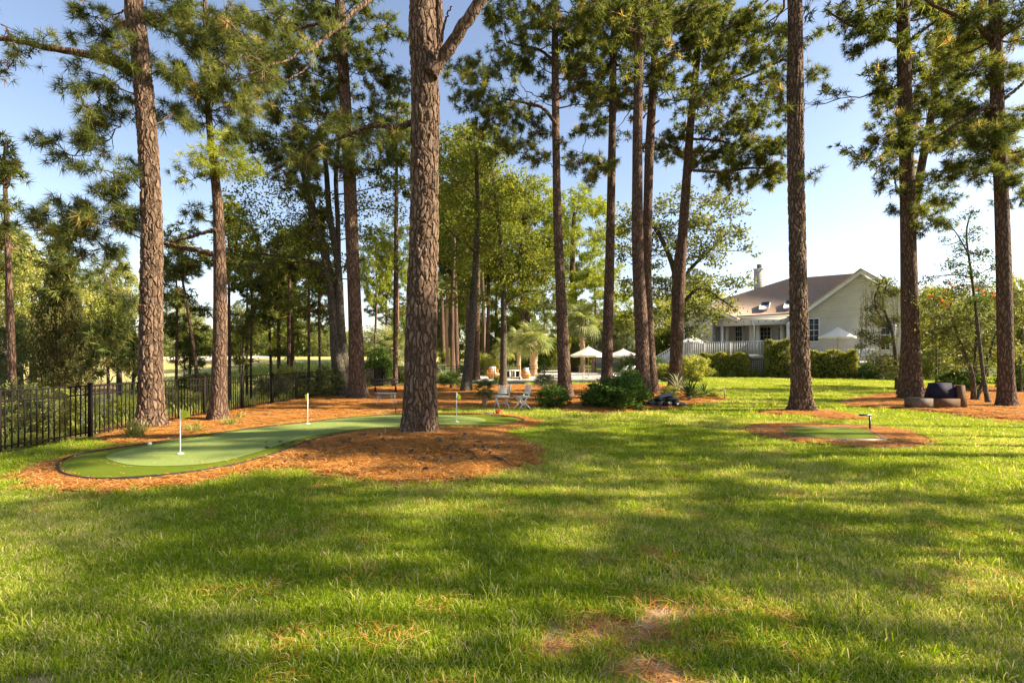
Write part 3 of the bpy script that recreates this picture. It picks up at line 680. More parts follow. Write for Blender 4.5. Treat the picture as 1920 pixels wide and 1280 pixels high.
def scatter(name, pts, rotz, sc, meshes, m):
    """one mesh of points; geometry nodes put a clump of blades on each"""
    n = len(pts); me = bpy.data.meshes.new(name); me.vertices.add(n); me.vertices.foreach_set('co', np.asarray(pts, np.float32).ravel())
    a = me.attributes.new('rot', 'FLOAT_VECTOR', 'POINT'); a.data.foreach_set('vector', np.column_stack([np.zeros(n), np.zeros(n), rotz]).astype(np.float32).ravel())
    a = me.attributes.new('size', 'FLOAT', 'POINT'); a.data.foreach_set('value', np.asarray(sc, np.float32))
    a = me.attributes.new('pick', 'INT', 'POINT'); a.data.foreach_set('value', rng.integers(0, len(meshes), n).astype(np.int32))
    me.materials.append(m); o = link(name, me)
    g = bpy.data.node_groups.new(name, 'GeometryNodeTree'); g.interface.new_socket('Geometry', in_out='INPUT', socket_type='NodeSocketGeometry'); g.interface.new_socket('Geometry', in_out='OUTPUT', socket_type='NodeSocketGeometry')
    ni = g.nodes.new('NodeGroupInput'); no = g.nodes.new('NodeGroupOutput'); ip = g.nodes.new('GeometryNodeInstanceOnPoints'); j_ = g.nodes.new('GeometryNodeJoinGeometry')
    for mm in reversed(meshes):
        ob = bpy.data.objects.new(mm.name, mm); oi = g.nodes.new('GeometryNodeObjectInfo'); oi.inputs['Object'].default_value = ob
        gi = g.nodes.new('GeometryNodeGeometryToInstance'); g.links.new(oi.outputs['Geometry'], gi.inputs[0]); g.links.new(gi.outputs[0], j_.inputs[0])
    def att(nm, dt):
        q = g.nodes.new('GeometryNodeInputNamedAttribute'); q.data_type = dt; q.inputs[0].default_value = nm; return q.outputs[0]
    g.links.new(ni.outputs[0], ip.inputs['Points']); g.links.new(j_.outputs[0], ip.inputs['Instance']); ip.inputs['Pick Instance'].default_value = True
    g.links.new(att('pick', 'INT'), ip.inputs['Instance Index']); g.links.new(att('rot', 'FLOAT_VECTOR'), ip.inputs['Rotation']); g.links.new(att('size', 'FLOAT'), ip.inputs['Scale']); g.links.new(ip.outputs[0], no.inputs[0])
    md = o.modifiers.new('scatter', 'NODES'); md.node_group = g
    return o
def lawn_pts(y0, y1, dens, xm=1.12, thin=True):
    n = int((y1**2-y0**2)*1.12*dens); y = np.sqrt(rng.uniform(y0**2, y1**2, n)); x = rng.uniform(-1.12, 1.12, n)*y
    ok = (x > -9.0-.0*y)
    for b in BEDS:
        ok &= ~(inpoly(x, y, b) & (edgedist(x, y, b) > .03))
    ok &= ~((y > 38) & (x < 14)) & (y < 46.5) & ~((x > 5) & (y > 40) & (x < 12)) & ~(inpoly(x, y, GREEN))
    ok &= ~((y > 28) & (x < 1))
    ok &= rng.random(n) > bare_at(x, y)*1.15
    # thin, patchy turf
    ok &= rng.random(n) < np.clip(.93+.25*vnoise(x, y, 1.2, 5), .5, 1)
    x, y = x[ok], y[ok]; return np.column_stack([x, y, H(x, y)])
# near zone split by colour patch (greener / strawier)
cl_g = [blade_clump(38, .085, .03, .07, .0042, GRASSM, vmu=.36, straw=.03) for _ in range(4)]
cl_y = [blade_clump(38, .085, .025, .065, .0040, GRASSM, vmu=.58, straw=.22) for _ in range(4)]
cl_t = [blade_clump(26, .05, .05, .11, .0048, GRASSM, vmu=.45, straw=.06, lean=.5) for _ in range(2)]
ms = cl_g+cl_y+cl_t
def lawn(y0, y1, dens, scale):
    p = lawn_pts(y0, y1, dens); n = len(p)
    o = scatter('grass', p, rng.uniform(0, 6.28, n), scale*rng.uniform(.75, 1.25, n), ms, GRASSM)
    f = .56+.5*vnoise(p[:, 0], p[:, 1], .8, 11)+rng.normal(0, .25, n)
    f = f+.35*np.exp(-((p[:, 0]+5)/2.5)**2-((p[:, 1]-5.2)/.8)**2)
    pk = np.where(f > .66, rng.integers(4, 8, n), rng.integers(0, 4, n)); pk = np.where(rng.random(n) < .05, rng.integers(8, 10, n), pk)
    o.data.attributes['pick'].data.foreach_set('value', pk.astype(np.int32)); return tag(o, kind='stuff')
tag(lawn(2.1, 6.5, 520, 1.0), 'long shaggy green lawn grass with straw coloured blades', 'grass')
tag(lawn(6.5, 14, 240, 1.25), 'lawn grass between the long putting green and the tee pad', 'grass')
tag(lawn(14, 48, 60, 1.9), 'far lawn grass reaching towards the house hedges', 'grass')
# straw over the beds
sm_ = [straw_clump(44, .17, .2, .008) for _ in range(4)]
SP = []
for b, dn in ((A_BED, 60), (B_BED, 14), (C_BED, 16), (D_BED, 40), (E_BED, 60), (F_BED, 22)):
    bx = [q[0] for q in b]; by = [q[1] for q in b]; ar = (max(bx)-min(bx))*(max(by)-min(by)); n = int(ar*dn)
    x = rng.uniform(min(bx), max(bx), n); y = rng.uniform(min(by), max(by), n); ok = inpoly(x, y, b) & ~inpoly(x, y, GREEN) & ~inpoly(x, y, TEE)
    x, y = x[ok], y[ok]; x = x+rng.normal(0, .07, len(x)); y = y+rng.normal(0, .07, len(y)); dome = {id(C_BED): .08, id(F_BED): .08, id(B_BED): .03, id(D_BED): .03}.get(id(b), 0.)
    d = edgedist(x, y, b); z = H(x, y)+.036*np.minimum(1, d/.25)**.7+dome*(1-np.exp(-d/.6))+.006; SP.append(np.column_stack([x, y, z]))
FP = []
for (px, py, rx, ry, n) in [(1170, 1190, .34, .12, 16), (1245, 1262, .3, .22, 12), (1050, 1215, .2, .1, 5), (1290, 1150, .25, .12, 7), (1090, 1165, .28, .07, 10), (610, 912, .25, .12, 8), (980, 868, .5, .3, 30), (1240, 1130, .2, .05, 5)]:
    g_ = at(px, py); x = g_.x+rng.normal(0, rx*.5, n); y = g_.y+rng.normal(0, ry*.6, n); FP.append(np.column_stack([x, y, H(x, y)]))
yl = np.sqrt(rng.uniform(2.3**2, 12**2, 330)); xl_ = rng.uniform(-1, 1, 330)*yl; okl = xl_ > -8.5; FP.append(np.column_stack([xl_, yl, H(xl_, yl)+.03])[okl])
gx_ = [q[0] for q in GREEN]; gy_ = [q[1] for q in GREEN]; x = rng.uniform(min(gx_), max(gx_), 900); y = rng.uniform(min(gy_), max(gy_), 900); ok = inpoly(x, y, GREEN); x, y = x[ok], y[ok]
fine = [straw_clump(26, .16, .13, .0035, .012) for _ in range(3)]; FP = np.vstack(FP)
o = scatter('pine_needles', FP, rng.uniform(0, 6.28, len(FP)), rng.uniform(.8, 1.3, len(FP)), fine, STRAW); tag(o, 'fine loose pine needles lying on the worn sandy spots of the lawn', 'pine straw', kind='stuff')
GP = np.column_stack([x, y, H(x, y)+.088]); few = [straw_clump(3, .3, .13, .005, .003) for _ in range(3)]
o = scatter('pine_needles', GP, rng.uniform(0, 6.28, len(GP)), rng.uniform(.8, 1.3, len(GP)), few, STRAW); tag(o, 'stray pine needles dropped on the long putting green', 'pine straw', kind='stuff')
SP = np.vstack(SP); o = scatter('pine_straw', SP, rng.uniform(0, 6.28, len(SP)), rng.uniform(.8, 1.3, len(SP)), sm_, STRAW)
tag(o, 'fallen orange pine needles covering the planting beds', 'pine straw', kind='stuff')

# water, bunker, pool terrace
th = np.linspace(0, 2*np.pi, 60, endpoint=False)
o = mk('pond_water', np.column_stack([-24+16*np.cos(th), 30+15*np.sin(th), np.full(60, WATER)]), np.arange(60).reshape(1, -1), WATERM); tag(o, kind='structure')
bk = MB(); c = P(405, 668, 84); th2 = np.linspace(0, 6.28, 40, endpoint=False); pr = np.column_stack([c.x+7.5*np.cos(th2)+1*np.cos(3*th2), c.y+9*np.sin(th2)]); zz = H(pr[:, 0], pr[:, 1])
bk.add(np.vstack([np.column_stack([pr, zz+.05]), [[c.x, c.y+2, float(H(c.x, c.y))+.22]]]), T=[(i, (i+1) % 40, 40) for i in range(40)]); o = bk.build('bunker_sand', SAND, smooth=True); tag(o, kind='structure')
tpoly = [at(x, y) for x, y in [(830, 716), (830, 703), (960, 698), (1050, 695), (1200, 697), (1262, 706), (1250, 713.5), (1200, 717), (1120, 718), (1010, 717.5)]]
ter = MB(); ter.prism([(p.x, p.y, -.02) for p in tpoly], (0, 0, .12)); o = ter.build('pool_terrace', CONC); tag(o, kind='structure')
pc = at(1130, 706.3); th = np.linspace(0, 2*np.pi, 48, endpoint=False)
shape = lambda r: [(pc.x-1.2+r*(5.2*math.cos(t)+.8*math.cos(2*t)), pc.y+2+r*3.4*math.sin(t)) for t in th]
o = ring('pool_coping', shape(1.05), WHITE, .35, .08, .19); tag(o, 'pale stone rim around the kidney shaped swimming pool', 'pool coping')
s_ = shape(1.02); o = mk('pool_water', [(x, y, .13) for x, y in s_], np.arange(48).reshape(1, -1), POOLM); tag(o, kind='structure')

# ================================================================== LEFT FENCE
def fence(p0, dirv, npan, panel, label, hgt=1.14, npick=15, stuff=False, m=FENCEM, name='metal_fence', skip=0, posts_last=True, group=None, drop=.0):
    dv = Vector(dirv).normalized(); root = empty(name, (p0[0], p0[1], float(H(*p0))), 0, label, 'fence', group)
    base = Vector(root.location); st = MB()
    pkm = MB().box((-.009, -.009, 0), (.009, .009, hgt-.1)).build('picket', m, mesh_only=True)
    psm = MB(); psm.box((-.032, -.032, -.1), (.032, .032, hgt+.02)); psm.box((-.038, -.038, hgt+.02), (.038, .038, hgt+.05)); psm = psm.build('post', m, mesh_only=True)
    rot = (0, 0, math.atan2(dv.y, dv.x))
    for i in range(npan+1):
        x, y = p0[0]+dv.x*panel*i, p0[1]+dv.y*panel*i; z = float(H(x, y))
        if i < npan or posts_last: link('post', psm, root, Vector((x, y, z))-base, rot)
        if i == npan: break
        x2, y2 = x+dv.x*panel, y+dv.y*panel; z2 = float(H(x2, y2)); off = Vector((dv.x, dv.y, 0))*.034
        for h_ in (hgt-.015, hgt-.2, .13):
            MB().bar(Vector((x, y, z+h_))-base+off, Vector((x2, y2, z2+h_))-base-off, .03, .028).build('rail', m, root)
        for k in range(1, npick+1):
            f = k/(npick+1); loc = Vector((x+(x2-x)*f, y+(y2-y)*f, z+(z2-z)*f+.07))-base
            if stuff: st.box((loc.x-.009, loc.y-.009, loc.z), (loc.x+.009, loc.y+.009, loc.z+hgt-.1))
            else: link('picket', pkm, root, loc, rot)
    if stuff: tag(st.build('picket', m, root), kind='stuff')
    return root
FD = Vector((.052, 1, 0)).normalized()
F0 = Vector((-9.17, 9.14, 0))-FD*1.88*2
fence((F0.x, F0.y), FD, 17, 1.88, 'black metal picket fence running from the near lawn edge back past the pines')
fence((-12.6, 38.2), (1, .02, 0), 9, 1.88, 'thin dark metal fence far behind the wrought iron table', stuff=True)
fence((4, 62), (1, 0, 0), 12, 1.9, 'thin dark fence beyond the swimming pool', stuff=True)
fence((-1.2, 66), (1, .0, 0), 3, 1.9, 'pale metal picket fence below the fan palms', m=WHITE, stuff=False, npick=11, hgt=1.3)

# ================================================================== GREEN FURNISHINGS
def golf_flag(px, py, hpx, label, rz, droop):
    g = at(px, py); h = hpx*g.y/FPX; root = empty('golf_flag', (g.x, g.y, g.z+.088), rz, label, 'golf flag')
    MB().tube([(0, 0, -.02), (0, 0, h)], .0085, 8).build('pole', WHITEM, root); MB().lathe([(0, 0), (.055, 0), (.055, .008), (.03, .018), (0, .018)], 16).build('cup', WHITEM, root)
    nu, nv = 10, 8; V = []; W, Hh = .17, .17
    for a in range(nu):
        for b in range(nv):
            u, v_ = a/(nu-1), b/(nv-1); V.append((W*u*(1-.35*droop), .03*math.sin(u*6+v_*2)*u+.05*droop*math.sin(u*4), h-.005-v_*Hh*(1-.45*u)-droop*.1*u))
    F = [(a*nv+b, (a+1)*nv+b, (a+1)*nv+b+1, a*nv+b+1) for a in range(nu-1) for b in range(nv-1)]
    mk('flag_cloth', V, np.array(F), YEL, root, v=np.full(len(V), .5), smooth=True); return root
golf_flag(338, 860, 83, 'yellow putting flag on white pole at the widest end of the green', 0., .25)
golf_flag(577, 801, 57, 'yellow putting flag hanging limp on the middle of the long green', 2.2, .9)
golf_flag(856, 797, 56, 'yellow putting flag just past the big central pine trunk', .15, 1.)
gb = at(281, 842); o = MB().lathe([(.0215*math.sin(t), -.0215*math.cos(t)) for t in np.linspace(0, math.pi, 12)], 16).build('golf_ball', WHITEM, smooth=True); o.location = (gb.x, gb.y, gb.z+.105); o.scale = (1.6, 1.6, 1.6) ; tag(o, 'white golf ball lying on the fringe of the putting green', 'golf ball')
# pine cones on the mound
cm = MB()
for ring_ in range(7):
    zc = .008+ring_*.011; rc = .036*math.sin(.5+ring_*.36)
    for k in range(8):
        a = k*.785+ring_*.4; ca, sa = math.cos(a), math.sin(a); cm.add([(0.3*rc*ca, .3*rc*sa, zc), (rc*ca-.01*sa, rc*sa+.01*ca, zc+.004), (rc*1.15*ca, rc*1.15*sa, zc+.014), (rc*ca+.01*sa, rc*sa-.01*ca, zc+.004)], [(0, 1, 2, 3)])
cm.lathe([(0, 0), (.022, .01), (.024, .05), (0, .09)], 8)
cmesh = cm.build('pine_cone', CONE, mesh_only=True)
cp = [(497, 838), (520, 838), (535, 842), (548, 836), (505, 848), (600, 850), (613, 843), (652, 831), (680, 822), (705, 848), (722, 831), (737, 831), (745, 857), (770, 851), (765, 856), (822, 831), (838, 848), (845, 845), (860, 849), (830, 834), (868, 824), (877, 829), (890, 842), (905, 851), (930, 847), (921, 858), (790, 867), (800, 885), (814, 886), (824, 873), (851, 868), (585, 845), (640, 838), (790, 868), (903, 846), (700, 861), (570, 862), (940, 836), (960, 845), (716, 822), (880, 868), (655, 862)]
for (x, y) in cp:
    wh = ('close to the putting green edge' if x < 600 else 'at the foot of the central trunk' if y < 838 else 'near the lawn side of the mound' if y > 860 else 'on the side towards the tee pad' if x > 850 else 'in the middle of the mound')
    g = at(x, y); o = link('pine_cone', cmesh, None, (g.x, g.y, g.z+.07), (rng.uniform(1.1, 1.9), rng.uniform(-.3, .3), rng.uniform(0, 6.28)), (rng.uniform(.8, 1.1),)*3)
    tag(o, 'dry brown pine cone on the straw mound, '+wh, 'pine cone', 'pine cones on the central mound')
# fallen sticks
for x1, y1, x2, y2, lb in [(870, 848, 897, 868, 'dark fallen stick lying diagonally on the straw mound'), (560, 829, 590, 845, 'thin fallen twig at the mound edge beside the green'), (918, 860, 960, 880, 'short grey stick near the lawn edge of the mound')]:
    a = at(x1, y1); b = at(x2, y2); o = empty('fallen_stick', a, 0, lb, 'stick')
    e = (b-a); MB().tube([(0, 0, .05), tuple(e*.5+Vector((.03, 0, .09))), tuple(e+Vector((0, 0, .06)))], [.02, .016, .008], 6).build('stem', TWIG, o); MB().tube([tuple(e*.4+Vector((0, 0, .07))), tuple(e*.6+Vector((.1, .1, .12)))], [.01, .004], 5).build('side_twig', TWIG, o)
# thin marker stakes beside green
g = at(722, 818); o = MB().tube([(0, 0, 0), (.01, 0, .17)], .008, 6).build('marker_stake', WOOD, loc=(g.x, g.y, g.z+.03)); tag(o, 'short pale wooden stake at the inner edge of the putting green', 'stake')
g = at(742, 778); o = MB().tube([(0, 0, 0), (0, 0, .3)], .01, 6).build('iron_stake', FENCEM, loc=(g.x, g.y, g.z+.03)); tag(o, 'thin rusty iron stake in the straw beside the metal table', 'stake')
# grey box and small potted plant at the far end of the green
g = at(917, 779); o = empty('irrigation_box', (g.x, g.y, g.z), .1, 'low grey stone box lying at the far end of the green', 'box')
MB().frustum((-.17, -.09, 0), (.17, .09, .06), (.03, .03, .02, .02)).build('body', SLATE, o); MB().frustum((-.15, -.075, .061), (.15, .075, .085), (.02, .02, .02, .02)).build('lid', SLATEG, o)
g = at(934, 779); o = empty('potted_plant', (g.x, g.y, g.z), 0, 'tiny terracotta pot of withered reddish plant next to a grey box', 'potted plant')
MB().lathe([(0, 0), (.04, 0), (.06, .09), (.066, .1), (.05, .1), (.045, .07), (0, .07)], 14).build('pot', TERRA, o)
V, Q = leaves(np.array([0, 0, .15])+ballpts(90)*[.11, .11, .07], .045); mk('foliage', V, Q, FLOWER, o, v=rng.random(len(V))*.3)
V, Q = leaves(np.array([0, 0, .14])+ballpts(60)*[.09, .09, .06], .045); mk('foliage', V, Q, OAK, o, v=rng.random(len(V)))

# path lights
def path_light(px, py, hpx, label, rz):
    g = at(px, py); h = hpx*g.y/FPX; root = empty('path_light', g, rz, label, 'path light', 'slim black path lights')
    MB().bar((0, 0, -.05), (0, 0, h), .028).build('post', BLACK, root)
    a = MB(); a.frustum((-.24, -.045, h-.012), (.03, .045, h+.02), (.02, .01, .01, .01)); a.build('lamp_arm', BLACK, root)
    MB().box((-.22, -.03, h-.02), (-.08, .03, h-.013)).build('lens', WHITE, root); return root
path_light(1631, 809, 31, 'black path light with flat side arm standing in the tee pad bed', 0.)
path_light(1359, 749, 17, 'small black path light at the pointed tip of the palmetto bed', 0.)
path_light(1238, 770, 24, 'thin rusty path light in front of the slate rock pile', 1.3)
path_light(1093, 717, 12, 'small dark path light at the pool terrace edge', 1.3)

# two slatted white folding chairs
def chair(loc, rz, label):
    root = empty('folding_chair', loc, rz, label, 'chair', 'white slatted folding chairs')
    for sx in (-1, 1):
        x = sx*.2
        b = MB(); b.bar((x, .2-.42, 0), (x, .16, .5), .024, .04); b.bar((x, .16, .49), (x, .27, .84), .024, .04); b.build('back_frame', CHAIRW, root)
        MB().bar((x*.88, .27, 0), (x*.88, -.2, .45), .022, .038).build('leg', CHAIRW, root)
        MB().bar((x*.94, -.23, .445), (x*.94, .17, .425), .022, .03).build('seat_rail', CHAIRW, root)
    for k in range(6): y = -.22+k*.075; MB().box((-.215, y, .445-k*.003), (.215, y+.055, .463-k*.003)).build('seat_slat', CHAIRW, root)
    for k in range(5):
        z = .55+k*.058; y = .16+(z-.5)*.314
        MB().bar((-.2, y-.01, z), (.2, y-.01, z), .016, .045, up=(0, .3, 1)).build('back_slat', CHAIRW, root)
    MB().bar((-.2, .02, .2), (.2, .02, .2), .02).build('crossbar', CHAIRW, root)
    return root
g = at(941, 767); chair(g, R(180+25), 'white slatted folding chair turned away, next to the palmetto with a trunk')
g = at(979, 768); chair(g, R(-68), 'white slatted folding chair standing sideways with crossed legs showing')
# iron table and bench behind T4
g = at(724, 762); o = empty('iron_table', g, 0, 'light wrought iron table with thin splayed legs on pine straw', 'table')
MB().lathe([(.0, .455), (.36, .455), (.37, .47), (.36, .48), (0, .48)], 28).build('table_top', weathered('iron_grey', (.25, .24, .22), .5, .4, .3, 8, .1), o)
for a in (.6, 2.5, 3.9, 5.6): MB().tube([(.3*math.cos(a), .3*math.sin(a), .46), (.34*math.cos(a), .34*math.sin(a), .25), (.42*math.cos(a), .42*math.sin(a), 0)], .012, 6).build('leg', CHAIRW, o)
MB().lathe([(.34, .36), (.352, .365), (.34, .37), (.33, .365), (.34, .36)], 28).build('lower_ring', CHAIRW, o)
g = at(722, 739); o = empty('picnic_bench', g, .1, 'dark weathered low picnic bench with crossed legs beneath a thin pine', 'bench')
DW = weathered('dark_wood', (.07, .055, .05), .8, .2, .3, 6, .2)
for k in range(4): MB().box((-.62, -.22+k*.115, .5), (.62, -.12+k*.115, .54)).build('seat_plank', DW, o)
for sx in (-.48, .48):
    MB().bar((sx, -.26, 0), (sx, .24, .5), .05, .03).build('leg', DW, o); MB().bar((sx+.035, .26, 0), (sx+.035, -.24, .5), .05, .03).build('leg', DW, o)
MB().box((-.6, .26, .62), (.6, .29, .74)).build('back_plank', TAUPE, o)
for sx in (-.4, .4): MB().bar((sx, .24, .5), (sx, .3, .74), .04, .02).build('back_post', DW, o)
# slate pile
g = at(1248, 765); o = empty('rock_pile', g+Vector((0, 0, .09)), 0, 'low pile of wet black slate stones with a flat grey one on top', 'rock pile')
def stone(loc, s, m, rz, seed):
    r_ = np.random.default_rng(seed); n = 40; d = r_.normal(size=(n, 3)); d /= np.linalg.norm(d, axis=1)[:, None]
    import bmesh
    bm = bmesh.new(); [bm.verts.new(Vector(v)) for v in np.sign(d)*np.abs(d)**.6]; res = bmesh.ops.convex_hull(bm, input=bm.verts); me = bpy.data.meshes.new('stone'); 
    for v in list(bm.verts):
        if not v.link_faces: bm.verts.remove(v)
    bm.to_mesh(me); bm.free(); me.materials.append(m); link('stone', me, o, loc, (r_.uniform(-.2, .2), r_.uniform(-.2, .2), rz), s)
sp = [(-.45, 0, .06, .17, .14, .07), (-.2, -.08, .07, .16, .12, .08), (.05, -.1, .07, .18, .12, .07), (.3, -.05, .06, .16, .13, .08), (.52, 0, .04, .13, .1, .05), (-.3, .15, .1, .18, .15, .09), (0, .15, .12, .2, .15, .09), (.28, .15, .1, .18, .14, .09), (-.15, .02, .2, .2, .15, .07), (.12, .03, .2, .19, .14, .07), (.42, -.12, .04, .12, .09, .04), (-.58, .05, .04, .12, .1, .04)]
for i, s in enumerate(sp): stone(s[:3], s[3:], SLATE, rng.uniform(0, 6), i)
stone((-.02, .03, .29), (.3, .19, .045), SLATEG, .1, 77); o.scale = (1.1, 1.1, 1.2)
# lounge seat right
g = at(1764, 771)+Vector((0, 0, .1)); s = g.y/FPX
o = empty('lounge_seat', g, R(-6), 'low brown woven outdoor lounge with a dark navy tapered back cushion', 'lounge seat')
MB().box((-46*s, 0, 0), (-13*s, .5, 18*s)).build('base_left', TAUPE, o); MB().box((-12.7*s, .0, 0), (34*s, .5, 18.2*s)).build('base', BROWN, o)
MB().frustum((33.6*s, .02, .0), (47*s, .49, 43*s), (.0, .05, 0.03, .03)).build('arm_block', BROWN, o)
MB().frustum((27*s, .12, 18.4*s), (33.3*s, .46, 42*s), (0, 0, .04, .04)).build('side_cushion', NAVY, o)
MB().frustum((-12*s, .08, 18.5*s), (26.5*s, .47, 47*s), (.11, .02, .08, .05)).build('cushion', NAVY, o)
# upright weed by lounge
g = at(1746, 758); o = empty('potted_sapling', g, 0, 'spindly dark twig plant standing between the thick pine and the lounge seat', 'sapling')
MB().tube([(0, 0, 0), (.02, 0, .25), (.06, 0, .5)], [.012, .01, .006], 5).build('stem', TWIG, o); V, Q = leaves(np.array([.06, 0, .48])+ballpts(60)*[.1, .1, .1], .06); mk('foliage', V, Q, SHRUB, o, v=rng.random(len(V)))

# ================================================================== POOL AREA
def umbrella(loc, h, r, drop, label, m, scallop=.0, pole_m=WOOD, n=8, name='parasol', group='parasols around the pool and deck'):
    root = empty(name, loc, .3, label, 'parasol', group); MB().tube([(0, 0, 0), (0, 0, h)], .028, 8).build('pole', pole_m, root)
    MB().lathe([(0, 0), (.28, 0), (.28, .05), (.06, .09), (0, .09)], 16).build('base', CONC, root)
    MB().lathe([(0, h+.0), (.035, h+.02), (.02, h+.09), (0, h+.13)], 10).build('finial', WOOD, root)
    V = []; F = []; K = n*8; J = 7
    for j in range(J):
        t = j/(J-1)
        for k in range(K):
            a = k/K*2*math.pi; ph = (k % 8)/8; sag = 1-.06*math.sin(math.pi*ph)*t; rr = r*t*sag
            z = h-drop*(t**.82)-.05*t*math.sin(math.pi*ph); V.append((rr*math.cos(a), rr*math.sin(a), z))
    for j in range(J-1):
        for k in range(K): F.append((j*K+k, j*K+(k+1) % K, (j+1)*K+(k+1) % K, (j+1)*K+k))
    mk('canopy', V, np.array(F), m, root, v=np.full(len(V), .5), smooth=True)
    V = []; F = []; vh = .14
    for k in range(K*2):
        a = k/(K*2)*2*math.pi; ph = (k % 16)/16; rr = r*(1-.06*math.sin(math.pi*ph)); z = h-drop-.05*math.sin(math.pi*ph)
        lo = vh*(.65+.35*abs(math.sin(math.pi*(k % 4)/4))) if scallop else vh
        V += [(rr*math.cos(a), rr*math.sin(a), z), (rr*1.01*math.cos(a), rr*1.01*math.sin(a), z-lo)]; k2 = (k+1) % (K*2); F.append((k*2, k2*2, k2*2+1, k*2+1))
    mk('valance', V, np.array(F), CANVAS if scallop else m, root, v=np.full(len(V), .2))
    for k in range(n):
        a = k/n*2*math.pi+.01; MB().bar((.03, 0, h-.25*drop), (r*.95*math.cos(a), r*.95*math.sin(a), h-drop*.98), .018).build('rib', WOOD, root)
    return root
g = at(1103, 711); umbrella((g.x, g.y, .1), 2.62, 1.55, .72, 'cream market parasol on wooden pole at the near pool edge', CANVAS)
g = at(1168, 705); umbrella((g.x, g.y, .1), 2.55, 1.9, .68, 'pinkish parasol shading the white loungers by the pool', PINKC)
def lounger(loc, rz, label):
    root = empty('sun_lounger', loc, rz, label, 'sun lounger', 'white sun loungers by the pool')
    MB().box((-.3, -.95, .3), (.3, .4, .36)).build('frame', WHITEM, root); MB().bar((0, .4, .36), (0, .85, .95), .6, .05, up=(0, 0, 1)).build('backrest', WHITEM, root)
    for x in (-.26, .26):
        for y in (-.85, .3): MB().box((x-.025, y-.025, 0), (x+.025, y+.025, .3)).build('leg', WHITEM, root)
for k, (px, d) in enumerate([(1160, 'first of the white sun loungers counting from the cream parasol'), (1174, 'white sun lounger between two others under the pinkish parasol'), (1188, 'white sun lounger closest to the deck stairs')]):
    g = at(px, 708); lounger((g.x, g.y, .1), R(-60), d)
def wicker(loc, label, s):
    root = empty('wicker_chair', loc, rng.uniform(2.6, 3.6), label, 'wicker chair'); b = MB()
    for k in range(9):
        z = .12+k*.085; rr = .42*math.sin(.9+k*.2)+.04; pts = [(rr*math.cos(a), rr*math.sin(a), z) for a in np.linspace(-2.6, 2.6 if k < 4 else 2.2-.12*k, 18)]; MB().tube(pts, .035, 6).build('woven_band', WICKER, root)
    MB().lathe([(0, .32), (.36, .32), (.38, .38), (.34, .44), (0, .45)], 18).build('cushion', WHITE, root); MB().frustum((-.25, .18, .45), (.25, .34, .92), (.04, .04, .03, .03)).build('back_cushion', WHITE, root)
    MB().lathe([(.0, 0), (.3, 0), (.33, .12), (0, .12)], 18).build('foot', WICKER, root)
    root.scale = (s, s, s)
g = at(924, 712); wicker((g.x, g.y, .1), 'round orange wicker chair beside the thin trunk, on its shaded side', 1.08)
g = at(986, 712); wicker((g.x, g.y, .1), 'round orange wicker chair partly behind the silvery palmetto fronds', .95)
g = at(960, 711); s = g.y/FPX; o = empty('outdoor_cabinet', (g.x, g.y, .1), 0, 'low white poolside counter with open bays between two orange wicker chairs', 'counter')
MB().box((-16*s, 0, 13*s), (16*s, .7, 15.5*s)).build('counter_top', WHITE, o)
for x in (-15, -5, 4.5, 13): MB().box((x*s, .02, 0), ((x+2.4)*s, .68, 13*s)).build('panel', WHITE, o)
MB().box((-14*s, .6, 0), (14*s, .66, 12.8*s)).build('back_panel', TAUPE, o); MB().box((-2*s, .2, 3*s), (3*s, .5, 12*s)).build('drawer', TRIM, o); MB().box((-8*s, -.7, 0), (16*s, -.05, 2.5*s)).build('step', WHITE, o)

# ================================================================== HOUSE
HO = Vector((33.37, 44.0, 0)); HU = Vector((.813, -.582, 0)).normalized(); HN = Vector((.582, .813, 0)).normalized()
HROT = math.atan2(HU.y, HU.x)
def HP(px, py, off=0.):
    """pixel -> house coordinates (x along the wall, z up) on the plane at depth off behind the gable wall"""
    d = Vector(((px-960)/FPX, 1, (HORI-py)/FPX)); o_ = Vector((0, 0, EYE)); t = ((HO+HN*off)-o_).dot(HN)/d.dot(HN); p = o_+d*t-HO
    return p.dot(HU), p.z
house = empty('house', HO, HROT, 'beige clapboard house with shingled hip roof, back porch and big gable', 'house')
def siding(x0, x1, z0, z1, y, roofz, m, name='siding', lap=.17, parent=None):
    """lapped boards on plane y; roofz(x) caps the height"""
    b = MB(); z = z0
    while z < z1:
        zt = min(z+lap, z1)
        # x-interval where roofz(x) >= z
        xs_ = np.linspace(x0, x1, 160); ok = [x for x in xs_ if roofz(x) > z+.02]; ok2 = [x for x in xs_ if roofz(x) > zt]
        if ok:
            a, c = ok[0], ok[-1]; a2, c2 = (ok2[0], ok2[-1]) if ok2 else (a, c)
            b.add([(a, y-.03, z), (c, y-.03, z), (c2, y-.008, zt), (a2, y-.008, zt), (a, y, z), (c, y, z)], [(0, 1, 2, 3), (4, 5, 1, 0)])
        z += lap
    return tag(b.build(name, m, parent or house), kind='stuff')
xl, zl = HP(1490, 594); xa, za = HP(1614, 508); xr0 = xa+(xa-xl)*.93
zla = HP(1513, 580)[1]; xla = HP(1513, 580)[0]; sl_ = (za-zla)/(xa-xla)
rz_ = lambda x: za-sl_*abs(x-xa)
xR = HP(1690, 600)[0]; xL = HP(1486, 600)[0]
siding(xL, xR, .3, za, 0, rz_, SIDING)
zb_ = lambda x: rz_(x)
MB().prism([(xL, .02, 0), (xR, .02, 0), (xR, .02, rz_(xR)-.02), (xa, .02, za-.02), (xL, .02, rz_(xL)-.02)], (0, 9, 0)).build('wall', SIDING, house)
